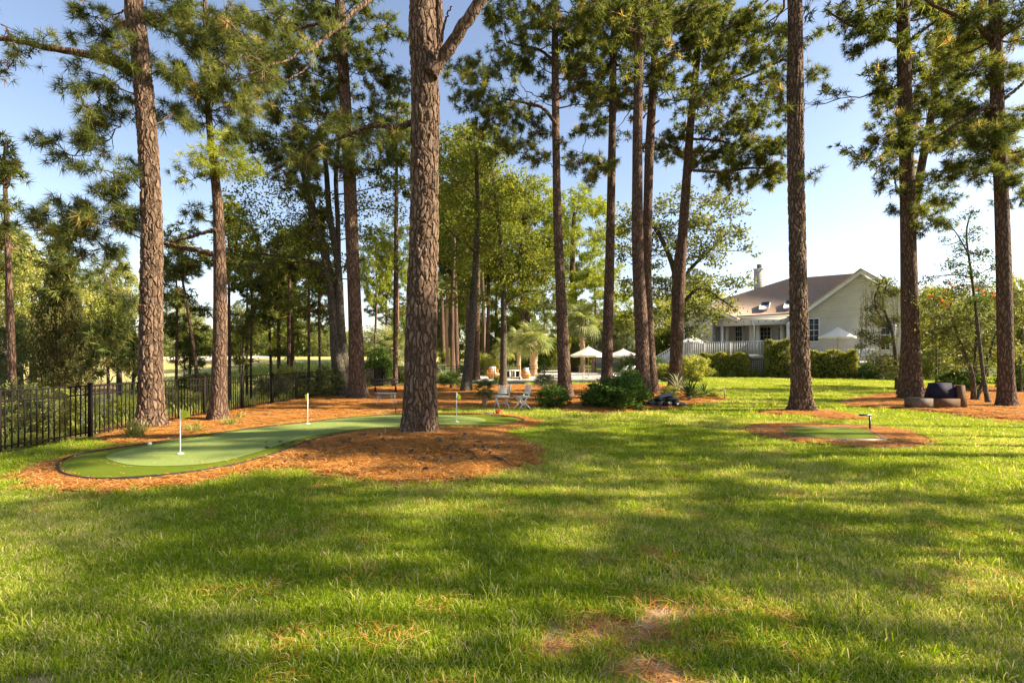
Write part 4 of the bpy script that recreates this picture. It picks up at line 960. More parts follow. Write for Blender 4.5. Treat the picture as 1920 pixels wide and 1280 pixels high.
for sgn, xe in ((-1, xL-.45), (1, xR+.45)):
    ze = rz_(xe); dx, dz = xe-xa, ze-za
    b = MB(); b.prism([(xa, -.45, za+.03), (xe, -.45, ze+.03), (xe, -.45, ze+.17), (xa, -.45, za+.19)], (0, 14, 0)); b.build('roof', ROOF, house)
    b = MB(); b.prism([(xa, -.5, za-.34), (xe, -.5, ze-.34), (xe, -.5, ze+.025), (xa, -.5, za+.025)], (0, .06, 0)); b.build('fascia', TRIM, house)
    b = MB(); b.prism([(xa, -.43, za-.06), (xe, -.43, ze-.06), (xe, -.43, ze+.0), (xa, -.43, za+.0)], (0, .4, 0)); b.build('soffit', TRIM, house)
def window(x0, z0, x1, z1, y, nx_, nz_, parent=None, name='window', mull=None):
    p = parent or house; b = MB(); t = .09
    for lo, hi in (((x0-t, z0-t), (x1+t, z0)), ((x0-t, z1), (x1+t, z1+t)), ((x0-t, z0), (x0, z1)), ((x1, z0), (x1+t, z1))): b.box((lo[0], y-.07, lo[1]), (hi[0], y-.0, hi[1]))
    root = b.build(name, WHITE, p)
    for i in range(nx_):
        for k in range(nz_):
            ww = (x1-x0)/nx_; hh = (z1-z0)/nz_; MB().box((x0+i*ww+.02, y-.022, z0+k*hh+.02), (x0+(i+1)*ww-.02, y-.012, z0+(k+1)*hh-.02)).build('pane', GLASS, root)
    m_ = MB()
    for i in range(1, nx_): xx = x0+(x1-x0)/nx_*i; m_.box((xx-.018, y-.04, z0), (xx+.018, y-.024, z1))
    for k in range(1, nz_): zz_ = z0+(z1-z0)/nz_*k; q = .035 if (nz_ % 2 == 0 and k == nz_//2) else .018; m_.box((x0, y-.046, zz_-q), (x1, y-.0235, zz_+q))
    if m_.V: m_.build('muntin', WHITE, root)
    return root
x0, z1 = HP(1500, 599); x1, z0 = HP(1535, 639); window(x0, z0, x1, z1, -.032, 4, 4)
x0, z1 = HP(1652, 601); x1, z0 = HP(1668, 655); window(x0, z0, x1, z1, -.032, 2, 4); MB().box((x1+.12, -.08, z0), (x1+.5, -.03, z1)).build('shutter', WHITE, house)
# main roof behind the porch
PY = 0.35   # porch front plane
e0 = HP(1333, 600, PY); e1 = HP(1492, 588, PY); zE = (e0[1]+e1[1])/2
RD = 6.2; r0 = HP(1478, 527, RD); r1 = HP(1596, 514, RD); zR = (r0[1]+r1[1])/2
hx, hz_ = HP(1368, 571, RD*.6)
b = MB(); b.prism([(e0[0]-2.5, PY-.35, zE), (xL+2, PY-.35, zE), (r1[0]+.8, RD, zR), (r0[0], RD, zR), (e0[0]+.2, RD*.55, zE+(zR-zE)*.5)], (0, 0, .16)); b.build('roof', ROOF, house)
b = MB(); b.prism([(r0[0], RD, zR), (r1[0]+.8, RD, zR), (r1[0]+.8, RD+6, zE), (r0[0]-5, RD+6, zE)], (0, 0, .15)); b.build('roof', ROOF, house)
b = MB(); b.prism([(e0[0]+.2, RD*.55, zE+(zR-zE)*.5), (r0[0], RD, zR), (r0[0]-5, RD+6, zE), (e0[0]-6, RD*.8, zE)], (0, 0, .15)); b.build('roof', ROOF, house)
MB().box((e0[0]-2.4, PY-.32, zE-.85), (xL, PY-.2, zE-.04)).build('porch_beam', TRIM, house)
MB().box((e0[0]-2.5, PY-.46, zE-.14), (xL+.0, PY-.33, zE+.02)).build('gutter', TRIM, house)
MB().box((e0[0]-2.4, PY-.18, zE-.3), (xL-.02, 3.2, zE-.22)).build('porch_ceiling', TRIM, house)
zF = 2.03
# string light drops
for px in range(1352, 1475, 14):
    x, z = HP(px, 600, PY-.5); MB().lathe([(0, -.12), (.05, -.08), (.035, 0), (0, .02)], 8, (x, PY-.4, zE-.42)).build('bulb', BLACK, house)
# porch back wall, door, windows
BW = 2.6
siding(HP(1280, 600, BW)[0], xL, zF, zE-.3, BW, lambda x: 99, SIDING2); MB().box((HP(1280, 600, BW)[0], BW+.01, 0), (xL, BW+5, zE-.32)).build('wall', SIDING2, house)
for px in (1362, 1409, 1421, 1467): x = HP(px, 620, BW-1)[0]; MB().box((x-.22, BW-1.1, zF), (x+.22, BW-.9, zE-.3)).build('porch_column', TRIM, house)
x0, z1 = HP(1377, 611, BW); x1 = HP(1394, 611, BW)[0]; d = MB().box((x0-.12, BW-.1, zF), (x1+.12, BW-.035, z1+.1)).build('door', TRIM, house)
for i in range(3):
    for k in range(4): ww = (x1-x0)*.7/3; hh = (z1-zF-.9)/4; MB().box((x0+(x1-x0)*.15+i*ww+.02, BW-.115, zF+.85+k*hh), (x0+(x1-x0)*.15+(i+1)*ww-.02, BW-.101, zF+.85+(k+1)*hh-.04)).build('pane', GLASS, d)
MB().box((x1-.0, BW-.16, zF+.9), (x1+.05, BW-.102, zF+1.05)).build('handle', BLACK, d)
x0, z1 = HP(1426, 614, BW); x1, z0 = HP(1445, 637, BW); window(x0, z0, x1, z1, BW-.04, 3, 3)
x0, z1 = HP(1460, 614, BW); x1, z0 = HP(1466, 637, BW); window(x0, z0, x1, z1, BW-.04, 1, 3)
for px in (1332, 1354, 1478): x = HP(px, 620, PY-.2)[0]; MB().box((x-.13, PY-.37, zF), (x+.13, PY-.11, zE-.82)).build('porch_post', WHITE, house)
x = HP(1411, 600, PY-.4)[0]; MB().tube([(x, PY-.45, zE-.1), (x, PY-.5, zE-.5), (x+.15, PY-.42, zE-.9), (x+.15, PY-.42, zF)], .06, 8).build('downspout', WHITE, house)
# small left gable
GY = -1.2; a0 = HP(1276, 600, GY); ap = HP(1334, 573, GY); a1 = HP(1378, 600, GY); zz0 = a0[1]-.2; hwid = (a1[0]-a0[0])/2; mx_ = (a0[0]+a1[0])/2; zap = ap[1]; s2 = (zap-zz0)/hwid*.9
rz2 = lambda x: zap-s2*abs(x-mx_)
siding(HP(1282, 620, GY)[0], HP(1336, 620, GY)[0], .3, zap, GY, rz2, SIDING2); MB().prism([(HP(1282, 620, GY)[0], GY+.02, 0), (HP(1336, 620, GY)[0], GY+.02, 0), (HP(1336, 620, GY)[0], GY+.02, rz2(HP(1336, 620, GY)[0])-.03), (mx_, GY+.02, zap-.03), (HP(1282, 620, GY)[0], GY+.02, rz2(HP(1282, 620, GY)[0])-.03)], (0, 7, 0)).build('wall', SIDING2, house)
for xe in (mx_-hwid-.3, mx_+hwid+.3):
    MB().prism([(mx_, GY-.35, zap+.02), (xe, GY-.35, rz2(xe)+.02), (xe, GY-.35, rz2(xe)+.15), (mx_, GY-.35, zap+.16)], (0, 8, 0)).build('roof', ROOF, house)
    MB().prism([(mx_, GY-.4, zap-.22), (xe, GY-.4, rz2(xe)-.22), (xe, GY-.4, rz2(xe)+.015), (mx_, GY-.4, zap+.015)], (0, .05, 0)).build('fascia', TRIM, house)
x0, z1 = HP(1284, 614, GY); x1, z0 = HP(1300, 636, GY); window(x0, z0, x1, z1, GY-.033, 2, 2)
# chimney
cxa = HP(1413.5, 560, RD+.2); cxb = HP(1429, 560, RD+.2); zt = HP(1420, 505, RD+.2)[1]; wd_ = cxb[0]-cxa[0]
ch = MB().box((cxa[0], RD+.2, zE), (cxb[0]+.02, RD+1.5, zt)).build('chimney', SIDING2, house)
cb = MB(); z = zE
while z < zt-.1: cb.box((cxa[0]-.03, RD+.17, z), (cxb[0]+.05, RD+1.53, z+.05)); z += .28
tag(cb.build('chimney_lap', SIDING2, ch), kind='stuff'); MB().box((cxa[0]-.08, RD+.12, zt), (cxb[0]+.1, RD+1.58, zt+.1)).build('cap', TRIM, ch)
MB().box((cxa[0]+.25, RD+.5, zt+.1), (cxb[0]-.15, RD+1.2, zt+.6)).build('flue', ROOFG, ch)
# skylights on the porch roof slope
nrm = Vector((0, -(zR-zE), RD-PY+.35)).normalized(); 
for px0, px1 in ((1423, 1441), (1469, 1486)):
    t0 = .12; t1 = .3; ya, yb = PY-.35+(RD-PY+.35)*t0, PY-.35+(RD-PY+.35)*t1; zA, zB = zE+(zR-zE)*t0+.16, zE+(zR-zE)*t1+.16
    xa0 = HP(px0, 585, ya)[0]; xa1 = HP(px1, 585, ya)[0]
    sk = MB().prism([(xa0, ya, zA), (xa1, ya, zA), (xa1, yb, zB), (xa0, yb, zB)], (0, -.05, .14)).build('skylight', WHITE, house)
    MB().prism([(xa0+.08, ya+.06, zA+.1), (xa1-.08, ya+.06, zA+.1), (xa1-.08, yb-.06, zB+.1), (xa0+.08, yb-.06, zB+.1)], (0, -.03, .06)).build('pane', GLASS, sk)

# ---- deck
DY = -4.6
deck = empty('deck', HO, HROT, 'raised white deck with baluster railing and side stairs below the porch', 'deck')
dx0 = HP(1274, 650, DY)[0]; dx1 = HP(1496, 650, DY)[0]; zT = 3.14
zT = HP(1380, 639.5, DY)[1]; zFD = HP(1380, 665, DY)[1]
nb = int((dx1-dx0)/.2)
for k in range(int((dx1-dx0)/.28)+1):
    x = dx0+k*.28; MB().box((x, DY-.05, zFD-.06), (min(x+.272, dx1), -.1, zFD-.02)).build('deck_board', CONC, deck)
MB().box((dx0-.05, DY-.09, zFD-.32), (dx1, DY-.052, zFD-.02)).build('rim_board', WHITE, deck)
balm = MB().box((-.042, -.022, 0), (.042, .022, zT-zFD-.14)).build('baluster', WHITE, mesh_only=True)
for k in range(nb): link('baluster', balm, deck, (dx0+.1+k*.2, DY, zFD+.08))
MB().box((dx0-.06, DY-.08, zT-.045), (dx1, DY+.08, zT)).build('handrail', WHITE, deck); MB().box((dx0, DY-.03, zFD+.04), (dx1, DY+.03, zFD+.09)).build('bottom_rail', WHITE, deck)
k = 0; x = dx0
while x < dx1: MB().box((x-.07, DY-.075, zFD-.1), (x+.07, DY+.075, zT-.046)).build('post', WHITE, deck); x += 2.35
# lattice skirt and posts under the deck
la0 = HP(1400, 690, DY+.1)[0]
for x in np.arange(la0, dx1, .16): MB().box((x, DY+.05, .1), (x+.04, DY+.065, zFD-.35)).build('lattice_strip', TRIM, deck)
for z in np.arange(.2, zFD-.4, .16): MB().box((la0, DY+.066, z), (dx1, DY+.08, z+.04)).build('lattice_strip', TRIM, deck)
MB().box((dx0, DY+.4, 0), (dx1, DY+.5, zFD-.3)).build('skirt', TAUPE, deck)
# stairs descending to pool
nst = 11; run = .3; sx1 = dx0
for i in range(nst):
    z = zFD-(i+1)*zFD/(nst+1); xA = sx1-(i+1)*run; MB().box((xA, DY+.1, z-.05), (xA+run+.02, DY+1.5, z)).build('tread', CONC, deck); MB().box((xA+run-.015, DY+.12, z-.0), (xA+run, DY+1.48, z+zFD/(nst+1)-.05)).build('riser', WHITE, deck)
for yy in (DY+.05, DY+1.55):
    MB().bar((sx1, yy, zT-.03), (sx1-nst*run, yy, zT-zFD+.1), .08, .07).build('stair_rail', WHITE, deck); MB().bar((sx1, yy, zFD+.0), (sx1-nst*run, yy, .12), .05, .22).build('stringer', WHITE, deck)
    for k in range(int(nst*run/.2)):
        x = sx1-.1-k*.2; f = (sx1-x)/(nst*run); zz_ = zFD*(1-f)+.12*f; link('baluster', balm, deck, (x, yy, zz_+.05))
MB().box((sx1-nst*run-.25, DY-.02, 0), (sx1-nst*run, DY+.2, .75)).build('newel', WHITE, deck)
# ---- lower deck right
DY2 = -3.2; ld = empty('lower_deck', HO, HROT, 'lower white deck with picket railing and broad steps under the gable', 'deck')
l0 = HP(1506, 660, DY2)[0]; l1 = HP(1640, 660, DY2)[0]; zt2 = HP(1570, 655, DY2)[1]; zf2 = zt2-1.0
MB().box((l0, DY2-.05, zf2-.25), (l1, -.1, zf2)).build('platform', WHITE, ld)
MB().box((l0, DY2-.04, zt2-.05), (l1, DY2+.08, zt2)).build('handrail', WHITE, ld)
bm2 = MB().box((-.042, -.022, 0), (.042, .022, .98)).build('baluster', WHITE, mesh_only=True)
for k in range(int((l1-l0)/.2)): link('baluster', bm2, ld, (l0+.08+k*.2, DY2, zf2))
for x in np.arange(l0+.1, l1, 2.): MB().box((x-.06, DY2-.06, 0), (x+.06, DY2+.06, zt2+.12)).build('post', WHITE, ld)
MB().bar((l0-.3, DY2, zt2+.7), (l0+.6, DY2, zt2), .07).build('stair_rail', WHITE, ld)
MB().box((l0, DY2+.05, 0), (l1, DY2+.1, zf2-.26)).build('skirt', TRIM, ld)
st0 = HP(1598, 690, DY2-.8)[0]; st1 = HP(1652, 690, DY2-.8)[0]
for i in range(5): z = zf2-.1-i*(zf2-.1)/5; MB().box((st0, DY2-.1-(i+1)*.3, z-.14), (st1, DY2-.05-i*.3, z)).build('step', WHITE, ld)
# parasols on the decks
xx, zz_ = HP(1571, 655, -1.8); p_ = HO+HU*xx+HN*(-1.8); s = p_.y/FPX
umbrella((p_.x, p_.y, zf2), HP(1571, 612, -1.8)[1]-zf2, 32*s, 19*s, 'pale pink parasol with scalloped edge in front of the gable wall', WHITEC, scallop=.05)
xx, zz_ = HP(1297, 655, -3.5); p_ = HO+HU*xx+HN*(-3.5); s = p_.y/FPX
umbrella((p_.x, p_.y, zFD), HP(1297, 628, -3.5)[1]-zFD, 22*s, 12.5*s, 'white parasol above the stair end of the deck railing', WHITEC)
# neighbour house roof
nh = empty('neighbour_house', P(1172, 660, 95).xy.to_3d(), R(-20), 'distant grey roofed house glimpsed between the palm and the pines', 'house')
zr = EYE+(HORI-586)/FPX*95; ze = EYE+(HORI-606)/FPX*95; MB().box((-5, -4, 0), (5, 4, ze)).build('wall', SIDING2, nh)
for s in (-1, 1): MB().prism([(-5.4, 0, zr), (5.4, 0, zr), (5.4, s*4.6, ze-.1), (-5.4, s*4.6, ze-.1)], (0, 0, .15)).build('roof', ROOFG, nh)
MB().box((-2.2, -2, zr-1.6), (-1.2, -1, zr+.9)).build('chimney', SIDING2, nh)

# ================================================================== TALL PINES
rng = np.random.default_rng(21)
G1 = 'tall pines around the lawn'
T1 = pine('thick pine by the black fence with one long bare limb reaching out', [(284, 800), (283, 700), (283, 600), (284, 400), (272, 200), (256, 40), (251, 0)], [46, 44, 42, 40, 38, 35, 34],
  [(180, 75, 40), (160, 200, 34), (205, 200, 40), (185, 140, 34), (130, 290, 34), (185, 45, 42), (215, 100, 45), (165, 30, 28), (185, 175, 45), (225, 165, 40), (155, 270, 42), (105, 268, 32), (205, 262, 48), (210, 325, 45), (178, 362, 42), (150, 385, 40), (205, 410, 55), (125, 425, 58), (62, 432, 42), (190, 460, 45), (330, 40, 50), (325, 130, 40), (322, 215, 40), (215, 545, 38), (235, 380, 40), (240, 100, 35), (235, 320, 32), (90, 400, 40), (150, 455, 36), (225, 20, 40), (160, 420, 44), (230, 420, 40), (195, 500, 30)],
  19, D=12.5, bark=BARKD, extra=[([(246, 135), (200, 112), (140, 98), (80, 88), (30, 76), (-20, 68), (-60, 50)], [20, 17, 14, 12, 10, 8, 5], [12.5, 12.3, 12.2, 12, 11.9, 11.8, 11.7])])
# tufts on the bare limb belong to T1
W = [(P(x, y, 11.9), r*11.9/FPX) for x, y, r in [(18, 60, 30), (62, 88, 26), (28, 112, 30), (88, 68, 18), (-10, 135, 30), (50, 105, 24)]]
bb = np.array(T1.location); V, T, v, B = pine_pads(W, bb, lambda z: np.array(tuple(P(25, 76, 11.9))), 1., 24); mk('crown', V, T, PINE, T1, v=v); B.build('branch', TWIG, T1)
T2 = pine('medium pine with a bright round needle clump halfway up, next to the thick fence pine', [(409, 787), (411, 700), (413, 600), (411, 450), (407, 370), (395, 260), (389, 180), (385, 60), (384, 0)], [31, 29, 27, 23, 19, 14, 12, 9, 7],
  [(390, 40, 55), (345, 80, 50), (425, 105, 50), (372, 160, 50), (455, 60, 50), (402, 225, 42), (330, 215, 35), (465, 195, 45), (430, 165, 40), (470, 130, 45), (440, 250, 35), (345, 25, 45), (400, 130, 45), (480, 20, 40), (360, 400, 26), (330, 455, 22), (350, 140, 40), (500, 100, 40)],
  10.5, D=13.8, bark=BARK, nseg=16, top=False, pm=1.25, extra=[([(403, 535-58), (370, 470), (330, 462), (306, 455)], [12, 10, 9, 6], 13.7), ([(405, 430), (370, 440), (335, 450), (318, 452)], [8, 7, 5, 3], 13.6)])
W = [(P(x, y, 13.4), r*13.4/FPX) for x, y, r in [(402, 300, 48), (365, 335, 38), (440, 330, 40), (410, 270, 35), (430, 300, 42)]]
bb = np.array(T2.location); V, T, v, B = pine_pads(W, bb, lambda z: np.array(tuple(P(398, 330, 13.8))), 1.3, 26); mk('crown', V, T, PINEB, T2, v=v); B.build('branch', TWIG, T2)
T3 = pine('straight tall pine at the back corner of the straw bed', [(671, 748), (666, 600), (660, 450), (654, 300), (645, 150), (637, 0)], [30, 27, 25, 23, 21, 19],
  [(560, 30, 50), (520, 90, 48), (600, 115, 42), (692, 130, 40), (580, 195, 48), (640, 175, 40), (705, 200, 42), (562, 262, 50), (650, 245, 40), (715, 238, 36), (692, 40, 40), (540, 300, 55), (600, 300, 48), (500, 40, 40), (730, 60, 30), (560, 340, 38), (520, 200, 42), (470, 260, 40), (620, 60, 40), (670, 90, 40), (740, 150, 34), (540, 130, 40), (660, 320, 36), (725, 300, 36), (580, 240, 44), (500, 150, 40)],
  21, D=21.5, nseg=18, pm=1.1, extra=[([(640, 60), (600, 45), (560, 55), (520, 80)], [8, 7, 5, 3], 21), ([(648, 150), (630, 110), (620, 60)], [7, 6, 4], 21), ([(655, 330), (620, 300), (570, 290), (510, 320)], [9, 8, 6, 3], 20.6)])
T4 = pine('huge central pine on the straw mound whose trunk forks near the top of view', [(787, 812), (788, 740), (790, 600), (795, 450), (796, 300), (798, 200), (794, 100), (792, 0)], [62, 60, 56, 52, 50, 50, 48, 46],
  [(655, 245, 55, .3), (600, 275, 48, .2), (560, 310, 40, .1), (690, 275, 40, .4), (625, 215, 40, .3), (735, 260, 30, 0), (520, 30, 30, -2.7), (460, 100, 34, -3.2), (560, 90, 26, -2.4), (430, 40, 30, -3.2), (610, 30, 24, -2), (500, 140, 26, -3)],
  20, D=10.5, bark=BARKD, flare=1.28, length=.17, width=.009, nn=40, extra=[([(806, 140), (826, 112), (858, 66), (890, 18), (915, -30), (950, -110)], [34, 27, 25, 24, 22, 16], [10.3, 10.3, 10.2, 10.1, 10, 9.8]), ([(815, 130), (824, 70), (822, 0), (824, -80)], [17, 17, 16, 12], [10.7, 10.8, 10.8, 10.9]),
  ([(815, 112), (828, 70), (838, 30), (846, 12)], [7, 6, 4, 2], 10.1), ([(775, 228), (740, 240), (700, 236), (660, 250), (560, 290)], [13, 12, 10, 7, 4], [10.5, 10.5, 10.6, 10.7, 10.8]),
  ([(780, -60), (680, 10), (600, 80), (540, 110), (440, 150)], [13, 9, 6, 4, 2], [10.3, 9.4, 8.6, 7.8, 7.2]), ([(600, 80), (560, 140), (470, 155)], [4, 3, 2], [8.6, 8, 7.6])])
T8 = pine('gently curving slim pine rising from the bed behind the white chairs', [(1060, 744), (1056, 650), (1050, 520), (1045, 400), (1043, 300), (1041, 150), (1040, 0)], [25, 23, 18, 17, 15, 13, 11],
  [(980, 55, 46), (930, 45, 42), (1000, 125, 36), (952, 105, 42), (890, 160, 48), (912, 210, 50), (955, 215, 48), (1000, 235, 38), (982, 285, 32), (1012, 300, 26), (1080, 45, 46), (1108, 98, 42), (1078, 155, 42), (1108, 188, 38), (1098, 238, 38), (1090, 288, 38), (1120, 325, 32), (1142, 310, 26), (930, 265, 42), (880, 120, 38), (1068, 110, 30), (950, 20, 40), (1010, 20, 35), (1090, 130, 36)],
  20, D=21.8, extra=[([(1042, 122), (1015, 95), (985, 88), (950, 80)], [7, 6, 5, 3], 21.7), ([(1043, 235), (1020, 205), (980, 192), (940, 185)], [8, 7, 5, 3], 21.6), ([(1042, 60), (1025, 40), (1010, 10)], [5, 4, 3], 21.6)])
T9 = pine('slim pine right of the cream parasol with its base behind the dark shrub', [(1138, 742), (1139, 640), (1143, 500), (1147, 300), (1150, 120), (1152, 0)], [24, 21, 17, 15, 13, 12],
  [(1120, 18, 46), (1170, 28, 42), (1152, 60, 36), (1162, 168, 34), (1132, 120, 36), (1172, 200, 24), (1130, 170, 28), (1185, 60, 30)], 21, D=23.5, extra=[([(1152, 118), (1168, 128), (1174, 140), (1172, 160)], [6, 5, 4, 3], 23.4)])
T10 = pine('thicker one of the close pair of pines behind the dark shrub', [(1206, 744), (1203, 620), (1196, 480), (1195, 300), (1197, 150), (1199, 0)], [28, 25, 22, 20, 18, 17], [(1220, 12, 44), (1182, 18, 34), (1240, 70, 26), (1215, 75, 24)], 22, D=22)
T11 = pine('thinner one of the close pair of pines, with limbs reaching up to the next pine', [(1222, 738), (1216, 620), (1213, 500), (1217, 300), (1225, 150), (1233, 0)], [26, 21, 18, 17, 15, 13],
  [(1252, 26, 44), (1290, 58, 40), (1235, 145, 26), (1330, 80, 38), (1380, 40, 44), (1425, 35, 40), (1300, 20, 40), (1245, 155, 20)], 22, D=24,
  extra=[([(1223, 122), (1260, 100), (1305, 88), (1360, 55), (1420, 20), (1460, -20)], [8, 7, 6, 5, 4, 3], 23.8), ([(1229, 78), (1250, 55), (1280, 38), (1330, 10)], [7, 6, 5, 4], 23.6), ([(1226, 234), (1236, 226)], [4, 2], 23.8), ([(1206, 222), (1213, 212)], [4, 2], 23.8)])
T12 = pine('leaning pine with foliage on one side, behind the palmetto bed', [(1266, 726), (1269, 640), (1276, 500), (1287, 340), (1296, 220), (1308, 100), (1315, 0)], [26, 24, 20, 17, 15, 12, 11],
  [(1340, 110, 42), (1390, 128, 46), (1440, 90, 36), (1342, 170, 34), (1400, 188, 40), (1432, 222, 34), (1358, 240, 34), (1250, 280, 34), (1298, 292, 30), (1340, 298, 42), (1392, 290, 42), (1442, 290, 38), (1370, 338, 40), (1430, 328, 40), (1262, 262, 24), (1320, 40, 46), (1370, 62, 46), (1290, 90, 30), (1452, 150, 28), (1460, 320, 22), (1400, 240, 34), (1445, 260, 28)],
  20, D=25.5, pm=1.2, extra=[([(1302, 190), (1335, 175), (1385, 150), (1435, 128), (1475, 110)], [7, 6, 5, 4, 2], 25.4), ([(1290, 262), (1330, 262), (1400, 275), (1450, 285)], [6, 5, 4, 3], 25.3), ([(1290, 330), (1320, 290), (1350, 262)], [4, 3, 2], 25.3), ([(1300, 320), (1360, 322), (1400, 316), (1470, 315)], [6, 6, 5, 3], 25.2)])
T13 = pine('straight pine standing alone in the lawn with a small straw ring', [(1502, 769), (1501, 700), (1498, 600), (1495, 450), (1492, 300), (1491, 150), (1490, 0)], [38, 37, 34, 32, 31, 29, 27],
  [(1468, 140, 22), (1465, 98, 22), (1532, 128, 20), (1512, 70, 26), (1520, 325, 18), (1462, 175, 20), (1528, 140, 14), (1455, 60, 24), (1470, 190, 12)], 21, D=16.3, bark=BARKD, extra=[([(1484, 118), (1468, 112), (1450, 122)], [5, 4, 3], 16.2), ([(1480, 202), (1466, 196)], [5, 3], 16.2)])
T14 = pine('stout pine on the straw bed beside the weeping tree', [(1712, 750), (1708, 650), (1704, 500), (1701, 350), (1697, 200), (1692, 0)], [40, 36, 33, 31, 28, 25],
  [(1600, 55, 28), (1622, 30, 36), (1602, 88, 28), (1642, 25, 32), (1655, 168, 32), (1656, 130, 24), (1650, 262, 40), (1642, 292, 32), (1682, 225, 28), (1668, 345, 24), (1680, 400, 20), (1742, 60, 30), (1732, 115, 40), (1755, 185, 46), (1742, 375, 42), (1750, 420, 34), (1722, 262, 46), (1582, 30, 18), (1690, 270, 36), (1740, 400, 30), (1660, 200, 26), (1630, 60, 30), (1735, 340, 32), (1660, 320, 26)],
  20, D=20.4, nseg=24, bark=BARK, flare=1.6, extra=[([(1690, 82), (1650, 68), (1600, 50), (1565, 30), (1545, 15)], [8, 7, 5, 4, 2], 20.2), ([(1694, 40), (1665, 33), (1640, 36)], [6, 5, 3], 20.2), ([(1706, 76), (1740, 50), (1775, 25)], [7, 5, 3], 20.5), ([(1700, 372), (1683, 360), (1678, 335), (1680, 318)], [5, 4, 3, 2], 20.2)])
T14b = pine('rear leaning pine that crosses behind the stout pine', [(1693, 742), (1700, 600), (1712, 420), (1730, 300), (1752, 180), (1761, 60), (1765, 0)], [21, 19, 18, 16, 15, 12, 11],
  [(1772, 140, 38), (1800, 30, 44), (1822, 80, 40), (1778, 250, 42), (1792, 200, 38), (1735, 200, 30), (1740, 30, 34), (1800, 120, 38)], 17, D=22.5, extra=[([(1755, 92), (1780, 70), (1800, 48)], [6, 5, 3], 22.4)])
T15 = pine('dark trunked pine behind the bed edge past the lounge seat', [(1888, 765), (1885, 650), (1882, 500), (1877, 350), (1870, 200), (1865, 0)], [36, 34, 32, 29, 27, 25],
  [(1832, 75, 44), (1862, 140, 48), (1822, 205, 48), (1852, 250, 48), (1902, 60, 42), (1912, 130, 42), (1902, 220, 44), (1822, 300, 40), (1872, 340, 34), (1912, 368, 34), (1902, 300, 42), (1785, 290, 34), (1842, 30, 42), (1790, 215, 36), (1800, 130, 36), (1770, 320, 28), (1840, 330, 30), (1910, 20, 40), (1880, 260, 36), (1800, 262, 36)],
  20, D=17.2, bark=BARK, nseg=24, pm=1.1, extra=[([(1858, 72), (1830, 45), (1790, 28), (1748, 10), (1730, -8)], [11, 9, 8, 6, 4], 17.1), ([(1866, 200), (1840, 205), (1800, 230), (1750, 260)], [9, 8, 6, 3], 17), ([(1878, 190), (1900, 172), (1925, 150)], [7, 6, 5], 17.1), ([(1880, 280), (1900, 285), (1930, 278)], [7, 6, 4], 17.1), ([(1860, 285), (1830, 270), (1800, 262)], [6, 5, 3], 17.)])
# distant pines behind the beds (slim trunks)
def slim(px0, px1, yb, wpx, D, label, pads=(), ytop=250, nm='pine_tree', **k):
    return pine(label, [(px0, yb), (px0+(px1-px0)*.35, yb-(yb-ytop)*.35), (px0+(px1-px0)*.7, yb-(yb-ytop)*.7), (px1, ytop), (px1+rng.normal(0, 3), ytop-40)], [wpx, wpx*.9, wpx*.75, wpx*.4, wpx*.1], [(px1+rng.uniform(-14, 14), ytop-rng.uniform(-30, 45), rng.uniform(20, 32)) for _ in range(6)]+list(pads), 0, D=D, top=False, nseg=8, group='slim pines behind the beds', nn=14, width=.03, length=.28, **k)
slim(741, 744, 722, 10, 30, 'slim dark pine rising right behind the picnic bench', [(745, 300, 30), (720, 340, 26), (760, 350, 26), (735, 260, 32), (765, 290, 28)], 230)
slim(832, 824, 694, 9, 55, 'first pale sunlit trunk in the row beyond the palmettos, next to the central pine', [(820, 520, 36), (850, 480, 40)], 430)
slim(846, 842, 694, 8, 57, 'pale sunlit trunk second in the row beyond the palmettos', [(840, 470, 40), (870, 450, 40)], 400)
slim(857, 850, 695, 10, 52, 'reddish sunlit trunk third in the row beyond the palmettos', [(862, 500, 40)], 420)
slim(893, 896, 700, 13, 38, 'pale straight pine trunk directly behind the leaning one', [(900, 380, 36), (870, 420, 30), (920, 440, 36), (890, 330, 40)], 260)
slim(876, 880, 696, 9, 60, 'shaded pine trunk deep in the wood between two pale trunks', [(880, 520, 40)], 400)
slim(915, 917, 698, 8, 62, 'thin shaded trunk deep in the wood left of the fan palms', [(930, 500, 46), (900, 480, 40)], 400)
slim(983, 975, 700, 9, 60, 'reddish trunk behind the fan palms', [(985, 480, 50)], 400)
slim(28, 8, 788, 17, 15.5, 'lean young pine with a pointed top beyond the near fence', [(5, 330, 16), (15, 385, 18), (-5, 385, 18), (20, 430, 20), (2, 450, 22)], 300)
for i, (a, b, yb, ww, D, yt, lb) in enumerate([(22, 10, 800, 9, 16.5, 480, 'thin reddish sapling trunk at the frame edge beyond the near fence'), (378, 335, 745, 8, 21, 480, 'thin leaning pine between the two big fence pines'), (431, 428, 722, 7, 27, 420, 'thin straight pine just past the medium pine'),
    (462, 464, 716, 5, 31, 470, 'very thin straight pine behind the fence bend'), (510, 500, 714, 6, 31, 520, 'first thin pole pine of the fence corner clump'), (524, 521, 716, 7, 30, 500, 'second thin pole pine of the fence corner clump'), (541, 543, 722, 9, 28, 480, 'darker third pole pine of the fence corner clump'), (551, 546, 720, 6, 30, 470, 'fourth pole pine, close beside the darker one'),
    (579, 579, 738, 6, 24.5, 400, 'thin grey pole pine behind the middle golf flag'), (600, 597, 735, 5, 26, 500, 'last thin pole pine before the multi-stem tree'), (130, 118, 770, 8, 20, 470, 'thin trunk inside the dark cedar group'), (205, 200, 785, 7, 18, 620, 'short thin sapling between the cedar and the thick pine')]):
    pads = [(b+rng.uniform(-35, 35), yt+rng.uniform(0, 90), rng.uniform(16, 30)) for _ in range(9)] if i not in (0,) else []
    slim(a, b, yb, ww, D, lb, pads, yt)

